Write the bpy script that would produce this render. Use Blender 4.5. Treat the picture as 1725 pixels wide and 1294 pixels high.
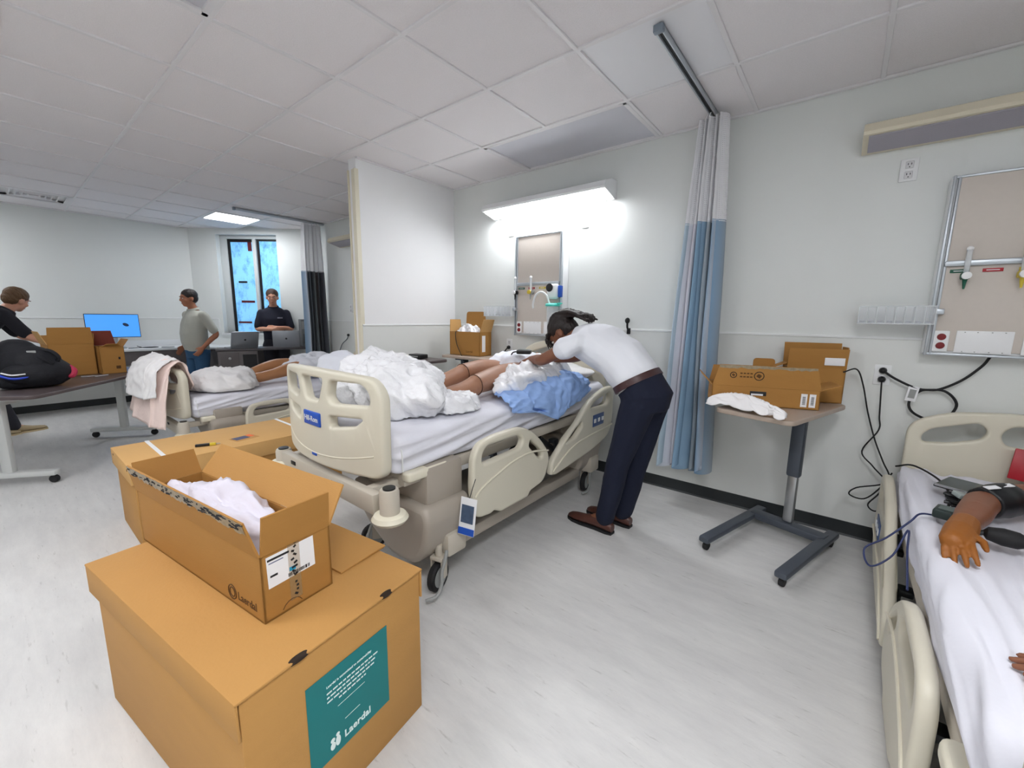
import bpy, bmesh, math, random
from mathutils import Vector, Matrix, Euler, noise as mnoise

random.seed(7)
for o in list(bpy.data.objects):
    bpy.data.objects.remove(o, do_unlink=True)
scene = bpy.context.scene
COL = scene.collection
PI = math.pi

# ------------------------------------------------------------------ camera
cam_data = bpy.data.cameras.new('camera')
cam = bpy.data.objects.new('camera', cam_data)
COL.objects.link(cam)
cr = Vector((0.78003344, 0.62559955, 0.013154))
cu = Vector((-0.11098183, 0.11762907, 0.98683658))
cf = Vector((-0.61581723, 0.77122539, -0.1611848))
cc = Vector((3.4374, -3.26096, 1.35545))
cam.matrix_world = Matrix(((cr.x, cu.x, -cf.x, cc.x), (cr.y, cu.y, -cf.y, cc.y), (cr.z, cu.z, -cf.z, cc.z), (0, 0, 0, 1)))
cam_data.sensor_fit = 'HORIZONTAL'
cam_data.sensor_width = 36.0
cam_data.lens = 693.416 / 1725 * 36.0
cam_data.clip_start = 0.02
scene.camera = cam

# ------------------------------------------------------------------ world, exposure
world = bpy.data.worlds.new('world')
scene.world = world
world.use_nodes = True
bg = world.node_tree.nodes['Background']
bg.inputs[0].default_value = (0.55, 0.75, 1.0, 1)
bg.inputs[1].default_value = 1.0
scene.view_settings.view_transform = 'Standard'
scene.view_settings.look = 'None'
scene.view_settings.gamma = 1
scene.view_settings.use_curve_mapping = False
scene.view_settings.exposure = 0.62
PANEL_STRENGTH = 14.0      # ceiling LED panels that are switched on
LAMP_STRENGTH = 18.0       # wall lamp over the middle bed

# ------------------------------------------------------------------ materials
def lin(c):
    def f(v):
        v = v / 255.0
        return v / 12.92 if v <= 0.04045 else ((v + 0.055) / 1.055) ** 2.4
    return (f(c[0]), f(c[1]), f(c[2]), 1.0)

MATS = {}
def M(name, col, rough=0.5, metal=0.0, var=0.0, vscale=6.0, bump=0.0, bscale=120.0, trans=0.0, alpha=1.0,
      emit=0.0, stretch=None, ior=1.45, sheen=0.0, sss=0.0, coat=0.0, detail=4.0):
    if name in MATS:
        return MATS[name]
    m = bpy.data.materials.new(name)
    m.use_nodes = True
    nt = m.node_tree
    b = nt.nodes['Principled BSDF']
    L = nt.links.new
    c = lin(col)
    b.inputs['Base Color'].default_value = c
    b.inputs['Roughness'].default_value = rough
    b.inputs['Metallic'].default_value = metal
    b.inputs['IOR'].default_value = ior
    b.inputs['Transmission Weight'].default_value = trans
    b.inputs['Alpha'].default_value = alpha
    if sheen: b.inputs['Sheen Weight'].default_value = sheen
    if coat: b.inputs['Coat Weight'].default_value = coat
    if sss:
        b.inputs['Subsurface Weight'].default_value = sss
        b.inputs['Subsurface Scale'].default_value = 0.02
    if emit:
        b.inputs['Emission Color'].default_value = c
        b.inputs['Emission Strength'].default_value = emit
    if var or bump:
        tc = nt.nodes.new('ShaderNodeTexCoord')
        mp = nt.nodes.new('ShaderNodeMapping')
        L(tc.outputs['Object'], mp.inputs[0])
        if stretch: mp.inputs['Scale'].default_value = stretch
    if var:
        n = nt.nodes.new('ShaderNodeTexNoise')
        n.inputs['Scale'].default_value = vscale
        n.inputs['Detail'].default_value = detail
        L(mp.outputs[0], n.inputs['Vector'])
        mx = nt.nodes.new('ShaderNodeMix'); mx.data_type = 'RGBA'
        mx.inputs[6].default_value = tuple(max(0, x * (1 - var)) for x in c[:3]) + (1,)
        mx.inputs[7].default_value = tuple(min(1, x * (1 + var)) for x in c[:3]) + (1,)
        L(n.outputs['Fac'], mx.inputs[0])
        L(mx.outputs[2], b.inputs['Base Color'])
    if bump:
        n2 = nt.nodes.new('ShaderNodeTexNoise')
        n2.inputs['Scale'].default_value = bscale
        n2.inputs['Detail'].default_value = 3
        L(mp.outputs[0], n2.inputs['Vector'])
        bp = nt.nodes.new('ShaderNodeBump')
        bp.inputs['Strength'].default_value = bump
        bp.inputs['Distance'].default_value = 0.01
        L(n2.outputs['Fac'], bp.inputs['Height'])
        L(bp.outputs[0], b.inputs['Normal'])
    MATS[name] = m
    return m

wall_m = M('wall_paint', (228, 231, 229), 0.6, var=0.02, vscale=3, bump=0.06, bscale=160)
wall_w = M('partition_paint', (240, 240, 241), 0.6, var=0.015, vscale=3, bump=0.05, bscale=160)
wain_m = M('wainscot_sheet', (224, 226, 223), 0.45, var=0.02, vscale=4, bump=0.05, bscale=300)
trim_m = M('white_trim', (232, 234, 234), 0.4)
base_m = M('black_vinyl_base', (40, 44, 46), 0.45)
tile_m = M('acoustic_tile', (240, 236, 238), 0.9, var=0.05, vscale=140, bump=0.35, bscale=260)
grid_m = M('ceiling_grid_white', (232, 230, 232), 0.45)
white_p = M('white_plastic', (236, 237, 238), 0.35)
cream_p = M('cream_plastic', (216, 210, 192), 0.38, var=0.015, vscale=5)
cream_l = M('cream_plastic_light', (228, 222, 202), 0.4)
frame_b = M('bed_frame_beige', (196, 188, 174), 0.4, var=0.02, vscale=4)
base_b = M('bed_base_taupe', (170, 161, 149), 0.45, var=0.02, vscale=4)
dark_m = M('dark_metal', (52, 54, 56), 0.4, metal=0.5)
black_p = M('black_plastic', (20, 21, 24), 0.4)
black_r = M('black_rubber', (26, 26, 28), 0.7)
grey_p = M('grey_plastic', (150, 152, 150), 0.45)
alu_m = M('aluminium', (188, 194, 200), 0.35, metal=0.7)
steel_m = M('steel_tube', (176, 178, 180), 0.28, metal=0.85)
slate_m = M('slate_metal', (82, 88, 98), 0.42, metal=0.3)
panel_b = M('headwall_laminate', (206, 197, 188), 0.5, var=0.03, vscale=40)
card_m = M('cardboard', (186, 138, 76), 0.75, var=0.06, vscale=5, bump=0.12, bscale=90, stretch=(1, 1, 4))
card_d = M('cardboard_brown', (170, 122, 60), 0.75, var=0.06, vscale=6, bump=0.12, bscale=90, stretch=(1, 1, 4))
card_l = M('cardboard_light', (204, 160, 100), 0.75, var=0.05, vscale=5, bump=0.1, bscale=90)
card_e = M('cardboard_edge', (142, 103, 58), 0.85, bump=0.3, bscale=200)
ink_m = M('brown_print', (92, 62, 30), 0.8)
tape_m = M('brown_tape', (176, 138, 92), 0.25)
paper_m = M('label_paper', (238, 238, 240), 0.6)
ink_k = M('black_print', (30, 30, 34), 0.7)
teal_m = M('teal_print', (10, 118, 120), 0.55)
teal_l = M('white_print', (226, 240, 238), 0.6)
sheet_m = M('bed_sheet', (232, 232, 241), 0.8, var=0.02, vscale=6, bump=0.15, bscale=14)
linen_m = M('white_linen', (238, 236, 236), 0.85, bump=0.2, bscale=30)
gown_m = M('pale_gown', (232, 234, 242), 0.85, bump=0.2, bscale=30)
pink_m = M('pink_blanket', (244, 222, 214), 0.9, var=0.05, vscale=9, bump=0.35, bscale=60)
blue_c = M('blue_cloth', (152, 184, 236), 0.8, var=0.05, vscale=6, bump=0.15, bscale=40)
plast_m = M('clear_bag_plastic', (247, 247, 250), 0.24, trans=0.08, bump=0.8, bscale=34, ior=1.35)
clear_m = M('clear_acrylic', (240, 244, 248), 0.12, trans=0.85, ior=1.2)
skin_d = M('skin_brown', (128, 82, 60), 0.5, var=0.06, vscale=12, sss=0.05)
skin_l = M('skin_light', (206, 152, 126), 0.5, var=0.05, vscale=12, sss=0.08)
skin_t = M('skin_tan', (170, 112, 84), 0.5, var=0.05, vscale=12, sss=0.08)
mani_m = M('manikin_brown', (168, 122, 96), 0.42, var=0.05, vscale=9)
mani_l = M('manikin_tan', (176, 124, 84), 0.42, var=0.05, vscale=9)
mani_o = M('manikin_ochre', (150, 90, 32), 0.5, var=0.05, vscale=9)
hair_b = M('hair_black', (34, 26, 24), 0.5, var=0.4, vscale=60, stretch=(1, 1, .2), bump=0.5, bscale=120)
hair_br = M('hair_brown', (66, 46, 34), 0.55, var=0.35, vscale=60, bump=0.5, bscale=120)
hair_lb = M('hair_light_brown', (96, 70, 44), 0.55, var=0.3, vscale=60, bump=0.5, bscale=120)
shirt_w = M('white_shirt', (232, 234, 240), 0.8, bump=0.12, bscale=40)
shirt_g = M('grey_polo', (176, 176, 166), 0.85, var=0.03, vscale=20, bump=0.1, bscale=60)
shirt_k = M('black_shirt', (24, 24, 32), 0.85, bump=0.1, bscale=60)
shirt_n = M('navy_polo', (26, 28, 44), 0.85, bump=0.1, bscale=60)
pant_n = M('navy_trousers', (13, 20, 42), 0.85, var=0.05, vscale=20, bump=0.15, bscale=30)
jean_m = M('blue_jeans', (46, 82, 116), 0.85, var=0.12, vscale=30, bump=0.1, bscale=80)
pant_k = M('charcoal_trousers', (46, 46, 54), 0.85)
shoe_b = M('brown_leather', (82, 48, 40), 0.38, var=0.08, vscale=20)
shoe_t = M('beige_shoe', (168, 150, 118), 0.7)
belt_m = M('belt_leather', (70, 44, 44), 0.45)
wood_d = M('dark_laminate', (84, 74, 74), 0.35, var=0.08, vscale=10, stretch=(1, 8, 8))
wood_t = M('grey_wood_top', (176, 160, 146), 0.4, var=0.07, vscale=8, stretch=(1, 10, 1))
wood_g = M('grey_brown_cabinet', (104, 98, 98), 0.45, var=0.08, vscale=10, stretch=(8, 8, 1))
counter_m = M('white_counter', (226, 228, 230), 0.3)
nylon_m = M('black_nylon', (17, 18, 25), 0.75, bump=0.3, bscale=60)
blue_s = M('royal_blue', (34, 84, 184), 0.45)
red_m = M('red_plastic', (170, 26, 40), 0.4)
red_d = M('dark_red', (120, 20, 26), 0.5)
yel_m = M('yellow_plastic', (214, 190, 60), 0.45)
green_m = M('green_plastic', (24, 92, 72), 0.45)
teal_p = M('teal_lid', (70, 204, 188), 0.35)
pinkh_m = M('pink_tape', (226, 70, 110), 0.6)
lamp_on = M('lamp_diffuser_on', (250, 252, 255), 0.5, emit=LAMP_STRENGTH)
led_on = M('led_panel_on', (250, 252, 255), 0.5, emit=PANEL_STRENGTH)
lens_off = M('lamp_lens_off', (216, 216, 224), 0.3, var=0.04, vscale=3, bump=0.4, bscale=300)
almond_m = M('almond_metal', (222, 214, 192), 0.4)
screen_m = M('screen_blue', (64, 140, 224), 0.3, emit=0.6)

# ------------------------------------------------------------------ object helpers
def setp(o, label=None, cat=None, group=None, kind=None):
    if label: o['label'] = label
    if cat: o['category'] = cat
    if group: o['group'] = group
    if kind: o['kind'] = kind
    return o

def thing(name, label, cat, loc=(0, 0, 0), rz=0.0, group=None):
    o = bpy.data.objects.new(name, None)
    o.empty_display_size = 0.05
    COL.objects.link(o)
    o.location = loc
    o.rotation_euler = (0, 0, rz)
    return setp(o, label, cat, group)

def link_mesh(name, me, mat, parent=None, smooth=True, angle=40):
    me.name = name
    me.materials.clear()
    me.materials.append(mat)
    o = bpy.data.objects.new(name, me)
    COL.objects.link(o)
    if parent: o.parent = parent
    if smooth:
        for p in me.polygons: p.use_smooth = True
        try: me.set_sharp_from_angle(angle=math.radians(angle))
        except Exception: pass
    return o

def rot_to(d):
    """rotation taking +Z to direction d"""
    return Vector((0, 0, 1)).rotation_difference(Vector(d).normalized()).to_matrix().to_4x4()

def catmull(pts, n=6, closed=False):
    P = [Vector(p) for p in pts]
    if len(P) < 3: return P
    out = []
    N = len(P)
    rng = range(N if closed else N - 1)
    for i in rng:
        p0 = P[(i - 1) % N] if (closed or i > 0) else P[0] * 2 - P[1]
        p1, p2 = P[i], P[(i + 1) % N]
        p3 = P[(i + 2) % N] if (closed or i + 2 < N) else P[-1] * 2 - P[-2]
        for k in range(n):
            t = k / n
            out.append(0.5 * ((2 * p1) + (-p0 + p2) * t + (2 * p0 - 5 * p1 + 4 * p2 - p3) * t * t + (-p0 + 3 * p1 - 3 * p2 + p3) * t ** 3))
    if not closed: out.append(P[-1])
    return out

def lerp_list(vals, n):
    out = []
    for i in range(n):
        t = i / (n - 1) * (len(vals) - 1)
        k = min(int(t), len(vals) - 2)
        out.append(vals[k] + (vals[k + 1] - vals[k]) * (t - k))
    return out

class MB:
    """collects shapes in one bmesh"""
    def __init__(self):
        self.bm = bmesh.new()
    def box(self, c, s, rot=None, bevel=0.0, seg=2):
        r = bmesh.ops.create_cube(self.bm, size=1.0)
        vs = r['verts']
        m = Matrix.Translation(Vector(c)) @ (rot.to_4x4() if rot is not None else Matrix.Identity(4)) @ Matrix.Diagonal((s[0], s[1], s[2], 1))
        bmesh.ops.transform(self.bm, matrix=m, verts=vs)
        if bevel > 0:
            es = set()
            for v in vs: es.update(v.link_edges)
            bmesh.ops.bevel(self.bm, geom=list(es), offset=bevel, segments=seg, affect='EDGES', profile=0.5)
        return self
    def quad(self, pts):
        self.bm.faces.new([self.bm.verts.new(p) for p in pts])
        return self
    def prism(self, poly, origin, ax, ay, az, depth):
        """poly of 2D points extruded along az"""
        ax, ay, az, o = Vector(ax), Vector(ay), Vector(az), Vector(origin)
        a = [self.bm.verts.new(o + ax * p[0] + ay * p[1]) for p in poly]
        b = [self.bm.verts.new(o + ax * p[0] + ay * p[1] + az * depth) for p in poly]
        n = len(poly)
        self.bm.faces.new(a); self.bm.faces.new(b[::-1])
        for i in range(n):
            self.bm.faces.new((a[i], b[i], b[(i + 1) % n], a[(i + 1) % n]))
        return self
    def loft(self, rings, n=16, cap=True):
        """rings: (center, a_vec, b_vec)"""
        R = []
        for c, a, b in rings:
            c, a, b = Vector(c), Vector(a), Vector(b)
            R.append([self.bm.verts.new(c + a * math.cos(2 * PI * i / n) + b * math.sin(2 * PI * i / n)) for i in range(n)])
        for k in range(len(R) - 1):
            for i in range(n):
                j = (i + 1) % n
                self.bm.faces.new((R[k][i], R[k][j], R[k + 1][j], R[k + 1][i]))
        if cap:
            self.bm.faces.new(R[0][::-1]); self.bm.faces.new(R[-1])
        return self
    def tube(self, path, r, n=8, smooth=0, closed=False, cap=True, rounded=False):
        P = catmull(path, smooth, closed) if smooth else [Vector(p) for p in path]
        rr = r if isinstance(r, (list, tuple)) else [r]
        rad = lerp_list(list(rr), len(P)) if len(rr) > 1 else [rr[0]] * len(P)
        if rounded:
            d0 = (P[0] - P[1]).normalized(); d1 = (P[-1] - P[-2]).normalized()
            P = [P[0] + d0 * rad[0] * .92, P[0] + d0 * rad[0] * .6] + P + [P[-1] + d1 * rad[-1] * .6, P[-1] + d1 * rad[-1] * .92]
            rad = [rad[0] * .38, rad[0] * .8] + rad + [rad[-1] * .8, rad[-1] * .38]
        N = len(P)
        T = []
        for i in range(N):
            if closed: t = P[(i + 1) % N] - P[i - 1]
            elif i == 0: t = P[1] - P[0]
            elif i == N - 1: t = P[-1] - P[-2]
            else: t = P[i + 1] - P[i - 1]
            T.append(t.normalized() if t.length > 1e-9 else Vector((0, 0, 1)))
        up = Vector((0, 0, 1)) if abs(T[0].z) < .9 else Vector((1, 0, 0))
        a = T[0].cross(up).normalized()
        rings = []
        for i in range(N):
            if i:
                q = T[i - 1].rotation_difference(T[i])
                a = q @ a
                a = (a - T[i] * a.dot(T[i])).normalized()
            b = T[i].cross(a)
            rings.append([self.bm.verts.new(P[i] + (a * math.cos(2 * PI * k / n) + b * math.sin(2 * PI * k / n)) * rad[i]) for k in range(n)])
        for i in range(N if closed else N - 1):
            A, B = rings[i], rings[(i + 1) % N]
            for k in range(n):
                self.bm.faces.new((A[k], A[(k + 1) % n], B[(k + 1) % n], B[k]))
        if cap and not closed:
            self.bm.faces.new(rings[0][::-1]); self.bm.faces.new(rings[-1])
        return self
    def cyl(self, p0, p1, r, n=20, r2=None):
        return self.tube([p0, p1], [r, r if r2 is None else r2], n)
    def lathe(self, prof, c=(0, 0, 0), axis=(0, 0, 1), n=24):
        m = Matrix.Translation(Vector(c)) @ rot_to(axis)
        R = [[self.bm.verts.new(m @ Vector((p[0] * math.cos(2 * PI * i / n), p[0] * math.sin(2 * PI * i / n), p[1]))) for i in range(n)] for p in prof]
        for k in range(len(R) - 1):
            for i in range(n):
                j = (i + 1) % n
                self.bm.faces.new((R[k][i], R[k][j], R[k + 1][j], R[k + 1][i]))
        self.bm.faces.new(R[0][::-1]); self.bm.faces.new(R[-1])
        return self
    def ell(self, c, r, rot=None, u=16, v=12):
        res = bmesh.ops.create_uvsphere(self.bm, u_segments=u, v_segments=v, radius=1.0)
        m = Matrix.Translation(Vector(c)) @ (rot.to_4x4() if rot is not None else Matrix.Identity(4)) @ Matrix.Diagonal((r[0], r[1], r[2], 1))
        bmesh.ops.transform(self.bm, matrix=m, verts=res['verts'])
        return self
    def grid(self, nu, nv, fn):
        V = [[self.bm.verts.new(fn(i / nu, j / nv)) for j in range(nv + 1)] for i in range(nu + 1)]
        for i in range(nu):
            for j in range(nv):
                self.bm.faces.new((V[i][j], V[i + 1][j], V[i + 1][j + 1], V[i][j + 1]))
        return self
    def mesh(self):
        bmesh.ops.recalc_face_normals(self.bm, faces=self.bm.faces)
        me = bpy.data.meshes.new('m')
        self.bm.to_mesh(me); self.bm.free()
        return me
    def build(self, name, mat, parent=None, smooth=True, angle=40):
        return link_mesh(name, self.mesh(), mat, parent, smooth, angle)

def apply_mods(o):
    dg = bpy.context.evaluated_depsgraph_get()
    me = bpy.data.meshes.new_from_object(o.evaluated_get(dg))
    o.modifiers.clear()
    old = o.data
    o.data = me
    bpy.data.meshes.remove(old)
    return o

def fuse(mb, name, mat, parent=None, voxel=0.01, smooth=6, factor=0.5, disp=None):
    """join overlapping closed shapes into one continuous skin"""
    me = mb.mesh()
    o = link_mesh(name, me, mat, parent)
    r = o.modifiers.new('r', 'REMESH'); r.mode = 'VOXEL'; r.voxel_size = voxel
    if smooth:
        s = o.modifiers.new('s', 'SMOOTH'); s.iterations = smooth; s.factor = factor
    par = o.parent
    o.parent = None
    apply_mods(o)
    o.parent = par
    if disp:
        cs = [(v.co.copy(), v.normal.copy()) for v in o.data.vertices]
        flat = []
        for c, n in cs: flat.extend(disp(c, n))
        o.data.vertices.foreach_set('co', flat); o.data.update()
    for p in o.data.polygons: p.use_smooth = True
    o.data.materials.clear(); o.data.materials.append(mat)
    o.data.name = name
    return o

def rounded(poly, r, n=5):
    out = []
    N = len(poly)
    for i in range(N):
        p0, p1, p2 = Vector(poly[i - 1]), Vector(poly[i]), Vector(poly[(i + 1) % N])
        a, b = (p0 - p1), (p2 - p1)
        rr = r[i] if isinstance(r, (list, tuple)) else r
        d = min(rr, a.length * .48, b.length * .48)
        A, B = p1 + a.normalized() * d, p1 + b.normalized() * d
        for k in range(n + 1):
            t = k / n
            out.append(tuple((A * (1 - t) ** 2 + p1 * 2 * t * (1 - t) + B * t * t)))
    return out

def plate(outer, holes, thick, bevel, name='plate', cuts=0, bend=None, res=2):
    """2D outline with holes -> solid bevelled plate mesh in XY (thickness along Z)"""
    cu_ = bpy.data.curves.new('pl', 'CURVE')
    cu_.dimensions = '2D'; cu_.fill_mode = 'BOTH'
    cu_.extrude = max(0.0005, thick / 2 - bevel); cu_.bevel_depth = bevel; cu_.bevel_resolution = res
    cu_.offset = -bevel
    for poly in [outer] + list(holes):
        sp = cu_.splines.new('POLY')
        sp.points.add(len(poly) - 1)
        for i, p in enumerate(poly): sp.points[i].co = (p[0], p[1], 0, 1)
        sp.use_cyclic_u = True
    o = bpy.data.objects.new('pl', cu_)
    COL.objects.link(o)
    dg = bpy.context.evaluated_depsgraph_get()
    me = bpy.data.meshes.new_from_object(o.evaluated_get(dg))
    bpy.data.objects.remove(o); bpy.data.curves.remove(cu_)
    if cuts or bend:
        bm = bmesh.new(); bm.from_mesh(me)
        bmesh.ops.remove_doubles(bm, verts=bm.verts, dist=0.0002)
        if cuts:
            xs = [v.co.x for v in bm.verts]; lo, hi = min(xs), max(xs)
            for k in range(1, cuts):
                x = lo + (hi - lo) * k / cuts
                bmesh.ops.bisect_plane(bm, geom=bm.verts[:] + bm.edges[:] + bm.faces[:], plane_co=(x, 0, 0), plane_no=(1, 0, 0))
        if bend:
            for v in bm.verts: v.co = bend(v.co)
        bmesh.ops.recalc_face_normals(bm, faces=bm.faces)
        bm.to_mesh(me); bm.free()
    return me

def xform(me, m):
    me.transform(m)
    me.update()
    return me

def frame(o, ax, ay, az):
    ax, ay, az = Vector(ax), Vector(ay), Vector(az)
    return Matrix(((ax.x, ay.x, az.x, o[0]), (ax.y, ay.y, az.y, o[1]), (ax.z, ay.z, az.z, o[2]), (0, 0, 0, 1)))

def text(name, body, size, mat, o, ax, ay, parent=None, align='LEFT', ext=0.0004, bold=0.0):
    """flat lettering: lower-left at o, reading along ax, up along ay"""
    c = bpy.data.curves.new('t', 'FONT')
    c.body = body; c.size = size; c.align_x = align; c.extrude = ext; c.resolution_u = 2
    c.offset = bold
    ob = bpy.data.objects.new('t', c)
    COL.objects.link(ob)
    dg = bpy.context.evaluated_depsgraph_get()
    me = bpy.data.meshes.new_from_object(ob.evaluated_get(dg))
    bpy.data.objects.remove(ob); bpy.data.curves.remove(c)
    ax, ay = Vector(ax).normalized(), Vector(ay).normalized()
    xform(me, frame(o, ax, ay, ax.cross(ay)))
    return link_mesh(name, me, mat, parent, smooth=False)

def copy_tree(o, parent=None):
    c = o.copy(); COL.objects.link(c); c.parent = parent
    for ch in [x for x in bpy.data.objects if x.parent == o]:
        copy_tree(ch, c)
    return c

def fold_noise(x, y, s=1.0, seed=0.0):
    return mnoise.fractal(Vector((x * s + seed, y * s - seed, seed * 1.7)), 1.0, 2.0, 4)

def ridge(x, y, s=1.0, seed=0.0):
    return 1.0 - abs(mnoise.noise(Vector((x * s + seed, y * s, seed * 2.3)))) * 2.0
# ================================================================== THE ROOM
H = 2.684
X0, X1, Y0, Y1 = -4.95, 6.0, -6.6, 0.0
WA, WB = Vector((-4.93, -1.13, 0)), Vector((-3.52, -0.03, 0))
wt = (WB - WA).normalized(); wn = Vector((wt.y, -wt.x, 0)); wlen = (WB - WA).length
ZU = Vector((0, 0, 1))

def struct(name, mb, mat, parent=None, smooth=False):
    o = mb.build(name, mat, parent, smooth=smooth)
    if not parent: o['kind'] = 'structure'
    return o

# floor: pale vinyl sheet with long soft streaks
fm = bpy.data.materials.new('vinyl_floor'); fm.use_nodes = True
nt = fm.node_tree; b = nt.nodes['Principled BSDF']; L = nt.links.new
tc = nt.nodes.new('ShaderNodeTexCoord')
def tex(scale, stretch, detail=5, rough=.6, rot=0):
    mp = nt.nodes.new('ShaderNodeMapping'); mp.inputs['Scale'].default_value = stretch
    mp.inputs['Rotation'].default_value = (0, 0, rot)
    n = nt.nodes.new('ShaderNodeTexNoise'); n.inputs['Scale'].default_value = scale
    n.inputs['Detail'].default_value = detail; n.inputs['Roughness'].default_value = rough
    L(tc.outputs['Object'], mp.inputs[0]); L(mp.outputs[0], n.inputs['Vector'])
    return n.outputs['Fac']
r1 = nt.nodes.new('ShaderNodeValToRGB')
r1.color_ramp.elements[0].position = .3; r1.color_ramp.elements[0].color = lin((200, 199, 198))
r1.color_ramp.elements[1].position = .7; r1.color_ramp.elements[1].color = lin((218, 217, 215))
L(tex(3, (1, 4, 1), 7, .7), r1.inputs[0])
r2 = nt.nodes.new('ShaderNodeValToRGB')
r2.color_ramp.elements[0].position = .60; r2.color_ramp.elements[0].color = (1, 1, 1, 1)
r2.color_ramp.elements[1].position = .74; r2.color_ramp.elements[1].color = lin((210, 209, 207))
L(tex(8, (1, 6, 1), 6, .7), r2.inputs[0])
mx = nt.nodes.new('ShaderNodeMix'); mx.data_type = 'RGBA'; mx.blend_type = 'MULTIPLY'; mx.inputs[0].default_value = 1
L(r1.outputs[0], mx.inputs[6]); L(r2.outputs[0], mx.inputs[7])
L(mx.outputs[2], b.inputs['Base Color'])
b.inputs['Roughness'].default_value = 0.42
bp_ = nt.nodes.new('ShaderNodeBump'); bp_.inputs['Strength'].default_value = .05; bp_.inputs['Distance'].default_value = .01
L(tex(60, (1, 1, 1), 2), bp_.inputs['Height']); L(bp_.outputs[0], b.inputs['Normal'])
struct('floor', MB().box(((X0 + X1) / 2 - .1, (Y0 + Y1) / 2, -.06), (X1 - X0 + .6, Y1 - Y0 + .5, .12)), fm)

# walls
struct('wall_head', MB().box(((-3.52 + X1) / 2, .07, H / 2), (X1 + 3.52 + .2, .14, H + .2)), wall_m)
struct('wall_left', MB().box((X0 - .07, (Y0 - 1.1) / 2, H / 2), (.14, -1.1 - Y0, H + .2)), wall_m)
struct('wall_right', MB().box((X1 + .07, (Y0 + Y1) / 2, H / 2), (.14, Y1 - Y0 + .2, H + .2)), wall_m)
struct('wall_back', MB().box(((X0 + X1) / 2, Y0 - .07, H / 2), (X1 - X0 + .3, .14, H + .2)), wall_m)
part = struct('wall_partition', MB().box((-.055, -.577, H / 2), (.11, 1.154, H + .1)), wall_w)
struct('corner_guard', MB().box((-.003, -1.150, 1.30), (.012, .04, 2.6), bevel=.002).box((-.03, -1.156, 1.30), (.06, .012, 2.6), bevel=.002), cream_l, part)
struct('corner_strip', MB().box((-.107, -1.150, 1.30), (.012, .04, 2.6), bevel=.002), almond_m, part)

ow0, ow1, oz0, oz1 = .42, 1.40, 1.03, 2.60       # window opening along the angled wall
def wbox(mb, s0, s1, z0, z1, d0, d1, bevel=0):
    """box on the angled wall; d measured outwards from the room face"""
    c = WA + wt * ((s0 + s1) / 2) - wn * ((d0 + d1) / 2) + ZU * ((z0 + z1) / 2)
    R = Matrix(((wt.x, wn.x, 0), (wt.y, wn.y, 0), (0, 0, 1)))
    return mb.box(c, (s1 - s0, abs(d1 - d0), z1 - z0), rot=R, bevel=bevel)
mb = MB()
wbox(mb, -.1, ow0, -.05, H + .05, 0, .16); wbox(mb, ow1, wlen + .1, -.05, H + .05, 0, .16)
wbox(mb, ow0, ow1, -.05, oz0, 0, .16); wbox(mb, ow0, ow1, oz1, H + .05, 0, .16)
struct('wall_window', mb, wall_m)

# window: frame, mullion, panes under blue film, dark tape left on the film
wroot = thing('window_1', None, None); wroot['kind'] = 'structure'
film = bpy.data.materials.new('blue_film'); film.use_nodes = True
nt = film.node_tree; b = nt.nodes['Principled BSDF']; L = nt.links.new
tc = nt.nodes.new('ShaderNodeTexCoord')
cr_ = nt.nodes.new('ShaderNodeValToRGB')
cr_.color_ramp.elements[0].position = .30; cr_.color_ramp.elements[0].color = lin((60, 120, 180))
cr_.color_ramp.elements[1].position = .52; cr_.color_ramp.elements[1].color = lin((128, 194, 238))
L(tex(7, (1, 1, .6), 8, .75), cr_.inputs[0])
L(cr_.outputs[0], b.inputs['Base Color']); L(cr_.outputs[0], b.inputs['Emission Color'])
b.inputs['Emission Strength'].default_value = .42; b.inputs['Roughness'].default_value = .4
mb = MB()
fd0, fd1 = .09, .15
a0, a1, q0, q1 = .53, 1.37, 1.05, 2.545
for (s0, s1, z0, z1) in ((a0 - .11, a0, oz0, oz1), (a1, a1 + .03, oz0, oz1), (a0, a1, oz0, q0), (a0, a1, q1, oz1)):
    wbox(mb, s0, s1, z0, z1, fd0, fd1, .006)
mb.build('window_frame', M('window_alu', (206, 210, 210), .4), wroot)
mb = MB(); wbox(mb, .955, 1.01, q0, q1, fd0 - .015, fd1, .005)
mb.build('mullion', MATS['window_alu'], wroot)
for s0, s1 in ((a0, .955), (1.01, a1)):
    mb = MB(); wbox(mb, s0, s1, q0, q1, fd0 + .03, fd0 + .04); mb.build('pane', film, wroot)
tape_k = M('black_tape', (22, 20, 22), .5); tape_r = M('maroon_tape', (96, 20, 28), .5)
for (s0, s1, z0, z1, m_) in ((.53, .575, 1.05, 2.545, tape_k), (1.01, 1.05, 1.05, 2.545, tape_k), (.575, .955, 2.50, 2.545, tape_k),
                            (1.05, 1.37, 2.515, 2.545, tape_k), (.86, .92, 2.36, 2.50, tape_r), (.60, .86, 2.50, 2.52, tape_r),
                            (.68, .90, 1.53, 1.565, tape_r), (.60, .82, 1.19, 1.22, tape_r), (.66, .80, 1.85, 1.88, tape_k), (1.05, 1.20, 1.32, 1.35, tape_k)):
    mb = MB(); wbox(mb, s0, s1, z0, z1, fd0 + .022, fd0 + .03); mb.build('tape_strip', m_, wroot, smooth=False)
mb = MB(); wbox(mb, ow0 - .03, ow1 + .03, 1.0, 1.03, -.03, .10, .005); mb.build('window_sill', trim_m, wroot)

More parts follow.
